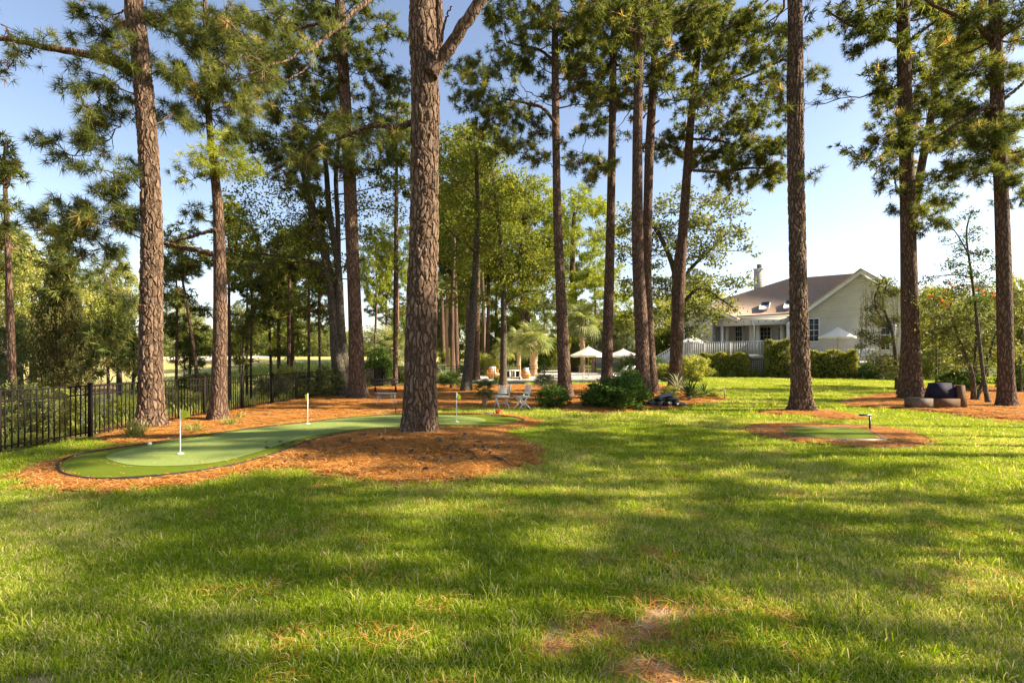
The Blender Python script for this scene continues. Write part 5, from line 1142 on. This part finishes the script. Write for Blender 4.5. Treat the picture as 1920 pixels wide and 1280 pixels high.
# young pines with soft tiers by the fence
for px, py, r, D, lb in [(330, 560, 40, 24, 'soft young pine behind the fence between the two big fence pines'), (470, 560, 52, 27, 'bushy young pine right behind the fence past the medium pine'), (545, 620, 34, 30, 'small young pine low behind the fence corner'), (455, 640, 30, 29, 'low young pine against the fairway'), (355, 640, 34, 25, 'young pine shading the pond bank')]:
    c = P(px, py, D); z0 = float(H(c.x, c.y)); root = empty('young_pine', (c.x, c.y, z0), 0, lb, 'young pine', 'young pines behind the fence')
    MB().tube([(0, 0, 0), (.05, 0, c.z-z0), (0, 0, c.z-z0+r*1.5*D/FPX)], [.07, .05, .015], 7).build('trunk', BARK, root)
    pads = [(P(px+rng.uniform(-r, r), py+rng.uniform(-1.8*r, 1.3*r), D+rng.uniform(-.8, .8)), rng.uniform(.35, .6)) for _ in range(17)]
    b_ = np.array([c.x, c.y, z0]); V, T, v, B = pine_pads(pads, b_, lambda z: np.array([c.x, c.y, z]), 1.2, 14, .25, .028); mk('crown', V, T, PINE, root, v=v); B.build('branch', TWIG, root)

# ================================================================== BROADLEAF TREES
broadleaf('multi-stemmed grey barked tree at the fence corner', [([(641, 742), (632, 640), (622, 540), (600, 440), (578, 360), (560, 300)], [30, 26, 18, 14, 11, 6]), ([(650, 742), (640, 620), (634, 500), (618, 400), (611, 310), (600, 250)], [22, 16, 13, 11, 9, 5]), ([(636, 560), (634, 430), (630, 320), (640, 240)], [10, 9, 8, 5]), ([(625, 560), (600, 500), (560, 485), (520, 480), (440, 470)], [9, 8, 6, 4, 2])],
  [(500, 330, 48), (460, 380, 42), (540, 400, 48), (580, 440, 40), (500, 460, 48), (450, 500, 40), (560, 500, 40), (600, 380, 38), (640, 420, 34), (690, 380, 40), (700, 440, 36), (720, 480, 32), (690, 330, 36), (740, 400, 32), (520, 270, 42), (610, 240, 40), (690, 260, 40), (480, 260, 36), (600, 520, 34), (540, 560, 30), (440, 440, 36), (700, 520, 24), (650, 500, 26), (560, 200, 40), (620, 160, 34), (740, 340, 30), (480, 420, 40)], 23, OAK, .12, .7, group='broadleaf trees in the grove')
broadleaf('slender broadleaf tree with orange-lit bark right of the leaning dark trunk', [([(943, 722), (944, 640), (944, 560), (940, 480), (933, 400), (922, 320), (900, 262)], [14, 12, 11, 9, 8, 7, 4]), ([(944, 580), (960, 560), (985, 548)], [5, 4, 2]), ([(930, 400), (900, 380), (870, 345)], [5, 4, 2])],
  [(880, 300, 44), (920, 330, 44), (960, 360, 40), (870, 360, 44), (990, 400, 38), (940, 420, 40), (900, 430, 40), (860, 440, 38), (980, 460, 40), (930, 490, 38), (1010, 510, 32), (880, 500, 34), (845, 390, 36), (850, 300, 36), (930, 280, 36), (1000, 350, 30), (960, 530, 34), (1030, 480, 28), (850, 260, 34), (900, 560, 26), (990, 560, 26), (1045, 545, 20)], 31, OAK, .15, 1.1, sig=.22, group='broadleaf trees in the grove')
broadleaf('leaning dark trunked broadleaf tree beyond the straw bed', [([(873, 733), (882, 640), (889, 540), (893, 470), (895, 380), (892, 280)], [20, 17, 13, 11, 9, 6]), ([(888, 470), (850, 440), (826, 412)], [6, 4, 2])],
  [(850, 480, 34), (880, 420, 34), (910, 460, 30), (870, 540, 26), (850, 340, 36), (895, 300, 36), (910, 380, 34), (840, 560, 22)], 26, OAK, .13, 1.1, group='broadleaf trees in the grove')
broadleaf('open crowned oak with blue-green leaves between the tall pines and the chimney', [([(1262, 700), (1266, 560), (1262, 500), (1230, 430), (1200, 400)], [16, 13, 10, 7, 3]), ([(1264, 560), (1290, 510), (1330, 470), (1370, 430)], [9, 7, 5, 2]), ([(1264, 590), (1310, 540), (1350, 560), (1380, 580)], [8, 6, 4, 2]), ([(1262, 520), (1275, 430), (1285, 370)], [7, 5, 3])],
  [(1180, 400, 26), (1210, 430, 32), (1170, 470, 26), (1220, 480, 34), (1260, 440, 34), (1300, 400, 34), (1340, 380, 28), (1375, 390, 24), (1330, 430, 34), (1370, 440, 28), (1290, 470, 34), (1340, 480, 30), (1180, 540, 26), (1240, 540, 34), (1300, 530, 36), (1350, 540, 30), (1395, 530, 18), (1280, 580, 34), (1330, 590, 30), (1230, 600, 30), (1370, 575, 20), (1405, 470, 14), (1240, 390, 26), (1280, 360, 22), (1310, 620, 22), (1185, 600, 24), (1400, 440, 14), (1165, 430, 18)], 36, OAKG, .2, 1.05, sig=.24, clump=20, group='broadleaf trees in the grove')
# right side
broadleaf('tall feathery crape myrtle sapling rising above the others between two pines', [([(1855, 755), (1843, 700), (1832, 600), (1822, 520), (1812, 440), (1822, 395)], [8, 6, 5, 4, 3, 2]), ([(1818, 480), (1795, 440), (1775, 415)], [3, 2, 1])],
  [(1815, 400, 16), (1822, 440, 20), (1800, 470, 20), (1835, 480, 18), (1780, 500, 20), (1815, 510, 22), (1845, 530, 20), (1850, 480, 14), (1770, 450, 10), (1790, 540, 22), (1840, 565, 20), (1740, 520, 14), (1865, 500, 14)], 18.5, SHRUB, .07, 1., sig=.1, clump=16, group='myrtles by the right bed')
broadleaf('bushy myrtle with orange flowers between the stout pine and the dark trunked pine', [([(1826, 752), (1822, 700), (1800, 640), (1780, 580)], [9, 7, 5, 3]), ([(1828, 750), (1850, 690), (1862, 640), (1880, 600)], [7, 5, 4, 2]), ([(1822, 700), (1830, 640), (1835, 590)], [5, 4, 2])],
  [(1750, 560, 26), (1790, 590, 28), (1830, 610, 28), (1770, 630, 30), (1810, 650, 28), (1850, 650, 26), (1760, 590, 24), (1745, 620, 24), (1860, 600, 22), (1790, 680, 22), (1840, 690, 20), (1910, 600, 28), (1905, 660, 28), (1910, 550, 24), (1760, 670, 22), (1880, 560, 20), (1850, 570, 22), (1800, 550, 22)], 19.5, OAKG, .1, 1., sig=.16, group='myrtles by the right bed',
  flower=[(1775, 535, 14, 20), (1825, 535, 16, 30), (1845, 545, 10, 16), (1775, 565, 8, 12), (1860, 555, 8, 10), (1745, 555, 8, 8)])
broadleaf('weeping cherry with hanging sprays in front of the gable', [([(1683, 742), (1680, 680), (1672, 620), (1655, 570), (1662, 530), (1650, 515)], [8, 6, 5, 4, 3, 2]), ([(1672, 620), (1648, 590), (1640, 560), (1652, 530)], [4, 3, 3, 2])],
  [(1658, 530, 16, .2), (1670, 545, 16, .3), (1650, 555, 14, 0), (1640, 580, 16, 0), (1630, 600, 14, 0), (1655, 600, 14, 0), (1625, 630, 14, 0), (1645, 640, 14, 0), (1665, 640, 16, 0), (1618, 650, 10, 0), (1640, 670, 16, 0), (1665, 680, 18, 0), (1680, 600, 12, 0), (1612, 625, 8, 0), (1650, 690, 14, 0), (1675, 700, 14, 0), (1684, 550, 12, 0)], 27, OAKG, .09, 1.3, sig=.13, group='myrtles by the right bed')
# hanging strands of the weeping tree
root = [o for o in SC.objects if o.get('label', '').startswith('weeping cherry')][0]; bb = np.array(root.location); S = MB(); LV = []
for k in range(70):
    x = rng.uniform(1610, 1690); y0 = rng.uniform(520, 600); ln = rng.uniform(40, 110); a = np.array(tuple(P(x, y0, 27+rng.uniform(-1, 1)))); e = a+[rng.normal(0, .1), 0, -ln*27/FPX]; S.tube(np.array([a, (a+e)/2+[.06, 0, 0], e])-bb, .006, 3, cap=False)
    t = rng.random((16, 1)); LV.append(a+(e-a)*t+rng.normal(0, .05, (16, 3)))
S.build('branch', TWIG, root); V, Q = leaves(np.vstack(LV)-bb, .08); mk('crown', V, Q, OAKG, root, v=rng.random(len(V)))

# ================================================================== BACKGROUND TREES
GB = 'trees behind the garden'
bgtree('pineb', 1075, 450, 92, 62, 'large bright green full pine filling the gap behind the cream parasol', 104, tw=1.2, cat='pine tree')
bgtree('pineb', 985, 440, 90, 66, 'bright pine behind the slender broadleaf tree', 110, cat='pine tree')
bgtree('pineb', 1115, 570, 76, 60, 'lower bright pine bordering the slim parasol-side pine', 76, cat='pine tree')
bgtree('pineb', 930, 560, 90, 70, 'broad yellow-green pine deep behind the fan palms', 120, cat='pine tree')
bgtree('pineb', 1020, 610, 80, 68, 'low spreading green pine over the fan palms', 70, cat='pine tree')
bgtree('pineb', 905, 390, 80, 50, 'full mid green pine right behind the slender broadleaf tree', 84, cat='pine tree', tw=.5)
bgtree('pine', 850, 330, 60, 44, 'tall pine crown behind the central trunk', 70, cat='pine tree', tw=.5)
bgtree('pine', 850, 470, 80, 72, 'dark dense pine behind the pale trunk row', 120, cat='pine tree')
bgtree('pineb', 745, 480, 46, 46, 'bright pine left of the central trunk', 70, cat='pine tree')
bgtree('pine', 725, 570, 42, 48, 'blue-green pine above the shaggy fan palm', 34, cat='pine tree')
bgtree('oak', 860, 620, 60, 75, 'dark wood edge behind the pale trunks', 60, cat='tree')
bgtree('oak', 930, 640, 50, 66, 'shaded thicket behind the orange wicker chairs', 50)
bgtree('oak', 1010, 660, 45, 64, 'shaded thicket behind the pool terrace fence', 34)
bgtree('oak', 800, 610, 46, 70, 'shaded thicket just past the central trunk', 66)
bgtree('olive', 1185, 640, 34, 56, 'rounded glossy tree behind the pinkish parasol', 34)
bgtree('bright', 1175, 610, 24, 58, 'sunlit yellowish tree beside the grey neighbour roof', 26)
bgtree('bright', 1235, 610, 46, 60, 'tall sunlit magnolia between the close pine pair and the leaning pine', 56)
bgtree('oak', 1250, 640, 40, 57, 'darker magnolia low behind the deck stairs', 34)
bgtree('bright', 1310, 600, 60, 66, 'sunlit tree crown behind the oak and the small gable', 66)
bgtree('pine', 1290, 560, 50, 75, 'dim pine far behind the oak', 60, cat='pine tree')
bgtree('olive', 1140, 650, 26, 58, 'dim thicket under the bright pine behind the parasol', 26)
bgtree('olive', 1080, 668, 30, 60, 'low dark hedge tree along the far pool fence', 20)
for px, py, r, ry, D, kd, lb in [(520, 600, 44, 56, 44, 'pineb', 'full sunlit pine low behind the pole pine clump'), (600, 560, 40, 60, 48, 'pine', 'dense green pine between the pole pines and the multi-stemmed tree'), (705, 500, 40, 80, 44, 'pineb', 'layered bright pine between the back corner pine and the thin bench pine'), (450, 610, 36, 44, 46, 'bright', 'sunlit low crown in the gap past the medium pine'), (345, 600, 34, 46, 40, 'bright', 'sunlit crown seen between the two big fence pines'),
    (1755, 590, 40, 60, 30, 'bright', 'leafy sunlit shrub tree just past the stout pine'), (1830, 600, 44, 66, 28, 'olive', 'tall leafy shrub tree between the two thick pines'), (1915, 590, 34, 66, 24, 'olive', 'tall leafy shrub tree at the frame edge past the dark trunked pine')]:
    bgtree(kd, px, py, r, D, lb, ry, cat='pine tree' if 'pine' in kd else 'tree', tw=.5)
# left woods beyond the fence
LW = [('bright', 60, 560, 70, 27, 90, 'sunlit yellow-green tree at the frame edge behind the lean young pine'), ('bright', 170, 600, 70, 30, 80, 'sunlit bush-like tree behind the dark cedar'), ('bright', 225, 560, 50, 33, 70, 'pale yellow-green tree just left of the thick fence pine'), ('olive', 20, 660, 60, 22, 70, 'shaggy olive understorey tree at the near fence end'),
  ('bright', 100, 710, 34, 23, 34, 'low sunlit brush behind the near fence panels'), ('olive', 250, 660, 40, 30, 50, 'grey-green tree hugging the thick pine trunk'), ('bright', 0, 470, 55, 34, 60, 'far pale crown behind the pointed young pine'), ('oak', 40, 520, 40, 30, 50, 'mid green crown under the pine tiers')]
for k, x, y, r, D, ry, lb in LW: bgtree(k, x, y, r, D, lb, ry, group='woods beyond the fence')
bgtree('cedar', 110, 590, 54, 20, 'dark brownish cedar standing beyond the near fence', 150, name='cedar_tree', cat='cedar', group='woods beyond the fence')
bgtree('cedar', 145, 650, 46, 19.5, 'lower second dark cedar touching the taller one', 90, name='cedar_tree', cat='cedar', group='woods beyond the fence')
for k in range(13):
    y = 11+k*2.1+rng.uniform(-.4, .4); x = F0.x+(y-F0.y)*FD.x-rng.uniform(1.2, 3.2)-(k % 3)*.8; r = rng.uniform(.6, 1.15); h_ = rng.uniform(.5, 1.05); z0 = float(H(x, y))
    kd = ['olive', 'bright', 'oak'][k % 3]; root = empty('brush', (x, y, z0), 0, ['straggly', 'leafy', 'low', 'dense', 'airy', 'tangled', 'rounded'][k % 7]+' '+['grey-green', 'yellow-green', 'mid green'][k % 3]+' brush on the pond bank, %s the fence' % ['near the first panels of', 'past the thick pine behind', 'toward the far corner of'][min(k//5, 2)], 'bush', 'brush on the pond bank')
    link('trunk', trunk_unit('g', BARK2), root, (0, 0, 0), None, (h_, h_, h_*1.6)); link('crown', UC[kd][rng.integers(0, len(UC[kd]))], root, (0, 0, h_*.95), (0, 0, rng.uniform(0, 6)), (r, r, h_))
# far shore tree line
k_ = 0
for x in np.arange(-420, 800, 62):
    k_ += 1; D = rng.uniform(118, 150); h = rng.uniform(44, 62) if x < 240 or x > 700 else rng.uniform(24, 40)
    kind = ['bright', 'olive', 'oak'][k_ % 3]; where = 'beyond the fairway' if x > 250 else 'on the far side of the pond'
    bgtree(kind, x, 668-h*.8, rng.uniform(38, 52), D, ['pale', 'hazy', 'dull', 'rounded', 'broad', 'low', 'domed', 'ragged', 'thick', 'loose', 'squat', 'wide', 'dense', 'bushy', 'soft', 'uneven', 'full', 'sparse', 'tufted', 'flat topped'][k_ % 20]+' '+['yellow-green', 'grey-green', 'mid green'][k_ % 3]+' distant tree '+where, h, group='distant tree line')
bgtree('olive', 615, 640, 36, 95, 'rounded pale oak seen in the gap behind the thin pole pines', 36, group='distant tree line')
bgtree('olive', 1760, 600, 60, 50, 'broad bush filling the space past the house corner', 66); bgtree('oak', 1850, 620, 70, 46, 'dark broad tree behind the flowering myrtle', 70); bgtree('bright', 1910, 600, 60, 40, 'sunlit tree behind the dark trunked pine', 80); bgtree('bright', 1960, 660, 60, 34, 'sunlit bush beyond the last straw bed', 50)
# sparse understorey near the fence corner
for px, yb, w_, h_, kd, lb in [(615, 745, 60, 60, 'olive', 'dark straggly bush at the foot of the multi-stemmed tree'), (560, 740, 60, 50, 'olive', 'sparse brush in front of the fence corner'), (710, 722, 50, 70, 'shrub', 'glossy dark bush left of the thin pine and picnic bench'), (60, 835, 60, 24, 'lime', 'weedy clump at the foot of the near fence')]:
    if kd in ('olive',): 
        g = at(px, yb); D = g.y; bgtree(kd, px, yb-h_/2, w_/2, D, lb, h_/2, group='brush near the fence', name='brush', cat='bush')
    else: shrub(kd, px, yb, w_, h_, lb, 'shrub', 'brush near the fence')
# far-off wood as one mass to close gaps
b = MB(); pts = []
n = 60000; a = rng.uniform(-1.25, 1.5, n); D = rng.uniform(130, 190, n); x = np.tan(np.clip(a, -1.25, 1.1))*D*.9; top = 6+3*np.sin(x*.07)+2*np.sin(x*.19+1)+1.2*np.sin(x*.5); z = rng.random(n)**.8*top+rng.normal(0, .3, n)
ok = ~((x > D*.2) & (z > 9)); V, Q = leaves(np.column_stack([x, D, z+1.8*sstep(6, -22, x)])[ok], 1.1); o = mk('far_woods', V, Q, OAK, v=rng.random(len(V))*.8); tag(o, 'dense far wood closing the view behind all other trees', 'woods', kind='stuff')

# ================================================================== PALMS, SHRUBS, HEDGES
def fanpalm(px, py_c, py_b, rpx, D, n, label, tw=.16):
    c = P(px, py_c, D); z0 = float(H(c.x, D)); return palm('palm', (c.x, D, z0), c.z-z0, rpx*D/FPX, n, label, tw, 'fan_palm', 'palm', 'fan palms')
fanpalm(738, 652, 700, 46, 40, 40, 'shaggy pale fan palm behind the picnic bench', .3)
fanpalm(972, 640, 700, 34, 50, 34, 'thin trunked fan palm beside the slender broadleaf tree', .2)
fanpalm(1000, 640, 700, 46, 47, 44, 'bushiest fan palm, with a thick orange boot trunk', .34)
fanpalm(945, 655, 700, 30, 52, 26, 'low fan palm half behind the slender trunk', .2)
fanpalm(1092, 605, 690, 46, 56, 40, 'tall fan palm over the cream parasol', .26)
fanpalm(1112, 625, 690, 34, 58, 30, 'fan palm crown just right of the parasol top', .2)
fanpalm(1165, 610, 690, 22, 60, 20, 'small pale fan palm below the neighbour roof', .2)
fanpalm(800, 535, 690, 40, 50, 30, 'high cabbage palm crown hidden behind the central trunk', .18)
fanpalm(838, 540, 690, 26, 52, 22, 'high small cabbage palm just right of the central trunk', .15)
def palmetto(px, pyb, rpx, n, kind, label, th=0., **k):
    g = at(px, pyb); return palm(kind, g, th*g.y/FPX, rpx*g.y/FPX, n, label, .09, 'palmetto', 'palmetto', 'palmettos in the beds', **k)
palmetto(846, 730, 36, 30, 'dark', 'wide dark palmetto just right of the central pine', 10)
palmetto(828, 712, 26, 20, 'silver', 'pale palmetto behind the wide dark one', 14)
palmetto(908, 762, 30, 30, 'dark', 'dark palmetto on a short trunk beside the chairs', 34)
palmetto(935, 722, 22, 18, 'dark', 'small dark palmetto under the slender broadleaf tree')
palmetto(1022, 735, 40, 34, 'silver', 'large silvery palmetto in front of the wicker chair', 14)
palmetto(1048, 742, 26, 18, 'silver', 'smaller silvery palmetto at the curving pine foot', 10)
palmetto(1182, 716, 44, 26, 'dark', 'dark palmetto hiding the loungers', 22)
palmetto(1232, 712, 36, 26, 'dark', 'dark palm right of the close pine pair', 18)
swm = lambda k: [SW[k]]
palmetto(1293, 754, 50, 60, 'dark', 'spiky green yucca on the palmetto bed beside the leaning pine', 12, leafname='leaf', meshes=swm('dark'))
palmetto(1320, 748, 36, 44, 'dark', 'dark spiky yucca fan near the tip of the bed', 10, leafname='leaf', meshes=swm('dark'))
palmetto(1270, 742, 42, 34, 'silver', 'blue-silver yucca blades in front of the leaning pine', 16, leafname='leaf', meshes=swm('silver'))
palmetto(1764, 722, 18, 30, 'dark', 'bright spiky grass plant behind the lounge seat', 2, leafname='leaf', meshes=swm('palm'))
shrub('shrub', 1160, 768, 120, 62, 'large dark green shrub in front of the pine pair', group='bed shrubs'); shrub('shrub', 1180, 760, 56, 66, 'dark shrub overlapping the largest one toward the rock pile', group='bed shrubs'); shrub('shrub', 1120, 766, 60, 46, 'lower dark shrub next to the curving pine', group='bed shrubs')
shrub('shrub', 1038, 766, 66, 44, 'olive shrub at the foot of the curving pine beside the chairs', group='bed shrubs'); shrub('lime', 905, 705, 60, 44, 'lime green bush behind the dark palmetto trunk', group='bed shrubs'); shrub('lime', 838, 700, 34, 50, 'pale weedy bush behind the pale palmetto', group='bed shrubs')
shrub('lime', 1305, 748, 40, 18, 'yellow-green variegated bush around the yuccas', group='bed shrubs'); shrub('lime', 1256, 748, 34, 26, 'variegated bush at the leaning pine foot', group='bed shrubs'); shrub('lime', 1338, 748, 26, 14, 'low variegated bush near the bed tip', group='bed shrubs')
shrub('lime', 1298, 716, 70, 52, 'pale airy bush between the stairs and the clipped hedge', group='bed shrubs'); shrub('lime', 1250, 716, 44, 36, 'bright fern-like bush beside the deck stairs', group='bed shrubs')
shrub('lime', 1745, 712, 60, 60, 'pale silvery bush right behind the stout pine', group='bed shrubs'); shrub('lime', 1690, 712, 60, 50, 'airy pale bush under the weeping tree', group='bed shrubs'); shrub('shrub', 1632, 712, 40, 34, 'round dark bush right of the potted palm', group='bed shrubs'); shrub('shrub', 1800, 735, 70, 46, 'dark bush behind the lounge seat', group='bed shrubs'); shrub('shrub', 1905, 738, 60, 60, 'dark bush behind the dark trunked pine', group='bed shrubs'); shrub('shrub', 1000, 700, 60, 40, 'dark bush behind the counter', group='bed shrubs'); shrub('lime', 1255, 690, 36, 40, 'orange-green bush above the stairs rail', group='bed shrubs')
def hedge(px0, px1, pyt, pyb, label, depth=1.6, off=-7., lm=HEDGE, n=15000, ls=.15):
    """clipped box hedge parallel to the deck"""
    x0, x1 = HP(px0, 690, off)[0], HP(px1, 690, off)[0]; h = HP((px0+px1)/2, pyt, off)[1]; wd = x1-x0
    root = empty('clipped_hedge', HO+HU*x0+HN*off, HROT, label, 'hedge', 'clipped hedges below the decks')
    p = rng.random((n, 3))*2-1; ax = rng.integers(0, 3, n); sg = np.sign(rng.random(n)-.5); p[np.arange(n), ax] = sg*rng.uniform(.86, 1.02, n)
    p = np.sign(p)*np.abs(p)**1.0; q = np.linalg.norm(p, axis=1); p = p*np.minimum(1, 1.5/q)[:, None]
    C = np.column_stack([(p[:, 0]+1)/2*wd, (p[:, 1]+1)/2*depth, (p[:, 2]+1)/2*h]); C += .13*np.sin(C[:, [1, 2, 0]]*4+1)+.07*np.sin(C[:, [2, 0, 1]]*9)+rng.normal(0, .05, (n, 3))
    V, Q = leaves(C, ls); mk('foliage', V, Q, lm, root, v=np.repeat(np.clip(rng.normal(.45, .2, n), 0, 1), 4))
    core = MB().frustum((.3, .35, 0), (wd-.3, depth-.35, h-.4), (.1, .1, .1, .1)); core.build('branch_core', SHRUB, root); return root
hedge(1312, 1398, 664, 707, 'long clipped hedge under the deck railing'); hedge(1513, 1603, 660, 707, 'clipped hedge in front of the gable wall', off=-5.6); hedge(1433, 1480, 640, 705, 'tall leafy climbing shrub on the deck corner', 1.1, off=-6.1, n=9000)
for i, (px, w_, h_, lb) in enumerate([(1340, 30, 12, 'first pale grassy tuft below the clipped hedge'), (1372, 30, 13, 'second pale grassy tuft below the clipped hedge'), (1395, 24, 12, 'third pale tuft at the hedge corner'), (1415, 26, 18, 'feathery tuft in front of the lattice'), (1548, 24, 13, 'lime tuft in front of the gable hedge'), (1603, 12, 10, 'tiny lime tuft before the potted palm')]):
    g = at(px, 708); D = g.y; m_ = blade_clump(160, w_/2*D/FPX*.6, h_*.6*D/FPX, h_*1.3*D/FPX, .035, TUFT, 'foliage', lean=.6); root = empty('ornamental_grass', g, 0, lb, 'ornamental grass', 'ornamental grasses at the house'); link('foliage', m_, root)
# potted palm by the steps
g = at(1611, 708); s = g.y/FPX; root = empty('potted_palm', g, 0, 'small green palm in a black pot beside the white deck steps', 'potted plant')
MB().lathe([(0, 0), (5*s, 0), (7*s, 10*s), (7.4*s, 11*s), (6*s, 11*s), (5.6*s, 9*s), (0, 9*s)], 16).build('pot', BLACK, root)
MB().tube([(0, 0, 8*s), (.02, 0, 24*s)], .05, 7).build('stem', PALMTR, root)
for i in range(12): link('frond', SW['palm'], root, (0, 0, 24*s), (0, -R(rng.uniform(-10, 65)), i*2.4), (15*s,)*3)
# edge tufts near T1
for px, py, hp, n, lb in [(252, 822, 24, 150, 'lime green spiky grass tuft at the foot of the thick fence pine'), (362, 812, 16, 110, 'low green grass tuft behind the near golf flag'), (430, 800, 14, 80, 'sparse grass tuft at the medium pine foot'), (450, 788, 12, 60, 'small weed tuft on the straw near the fence')]:
    g = at(px, py); D = g.y; m_ = blade_clump(n, .16, hp*.7*D/FPX, hp*1.7*D/FPX, .014, TUFT, 'foliage', lean=.75); root = empty('grass_tuft', (g.x, g.y, g.z+.02), 0, lb, 'grass tuft'); link('foliage', m_, root)
# tall weeds along the fence, outside
wp = []
for k in range(420): y = rng.uniform(8, 36); x = F0.x+(y-F0.y)*FD.x-rng.uniform(.05, 2.6 if y < 20 else 1.4); wp.append((x, y, float(H(x, y))))
wm = [blade_clump(20, .14, .12, .4, .012, TUFT, 'weed_clump', lean=.5) for _ in range(3)]
o = scatter('weeds', wp, rng.uniform(0, 6, len(wp)), rng.uniform(.6, 1.5, len(wp)), wm, TUFT); tag(o, 'tall weeds growing along the outside of the black fence', 'weeds', kind='stuff')
wp = [(x, y, float(H(x, y))) for x, y in zip(rng.uniform(-30, -6, 1500), rng.uniform(38, 64, 1500))]
o = scatter('rough_grass', wp, rng.uniform(0, 6, len(wp)), rng.uniform(1.5, 3.5, len(wp)), wm, TUFT); tag(o, 'tall dry rough grass between the pond and the fairway', 'grass', kind='stuff')
# leaf litter scrub on the pond bank side
# ================================================================== PINES OUTSIDE THE FRAME (their shade falls on the lawn)
def offpine(x, y, h, s, label, low=5.5):
    root = empty('pine_tree', (x, y, float(H(x, y))), 0, label, 'pine tree', 'pines beyond the garden side')
    link('trunk', trunk_unit('p', BARK), root, (0, 0, 0), (0, 0, rng.uniform(0, 6)), (h*.27, h*.27, h))
    z = low
    while z < h-4:
        ct, cb = CROWNTOPS[rng.integers(0, 3)]; rz = (0, 0, rng.uniform(0, 6.28)); zs_ = min(s, 1.1)
        link('crown', ct, root, (rng.normal(0, .5), rng.normal(0, .5), z), rz, (s, s, zs_)); link('branch', cb, root, (0, 0, z), rz, (s, s, zs_)); z += 6.5*zs_
OFF = [(17.5, 5.6, 16, .85, 8.5), (21, 8.2, 20, .95, 12), (27, 4.4, 21, .9, 13.5), (26, 12, 20, .9, 12), (38, 25, 20, .9, 10), (16.2, 9.4, 14, .8, 7.5), (24, 10.4, 19, .85, 11.5), (14.2, 4, 12, .6, 6.5), (30, 8, 22, .9, 15), (11.5, 2.4, 11, .45, 5.5), (20, 2.6, 17, .6, 11)]
for i, (x, y, h, s, lo) in enumerate(OFF): offpine(x, y, h, s, ['slim', 'broad', 'lean', 'lofty', 'dense', 'remote', 'short', 'open crowned', 'dark', 'low crowned', 'tallest'][i % 11]+' shade pine standing beyond the garden side, outside the view', lo)

print('TRIS', sum(sum(len(p.vertices)-2 for p in m.polygons) if len(m.polygons) < 5000 else len(m.loops)-2*len(m.polygons) for m in bpy.data.meshes))
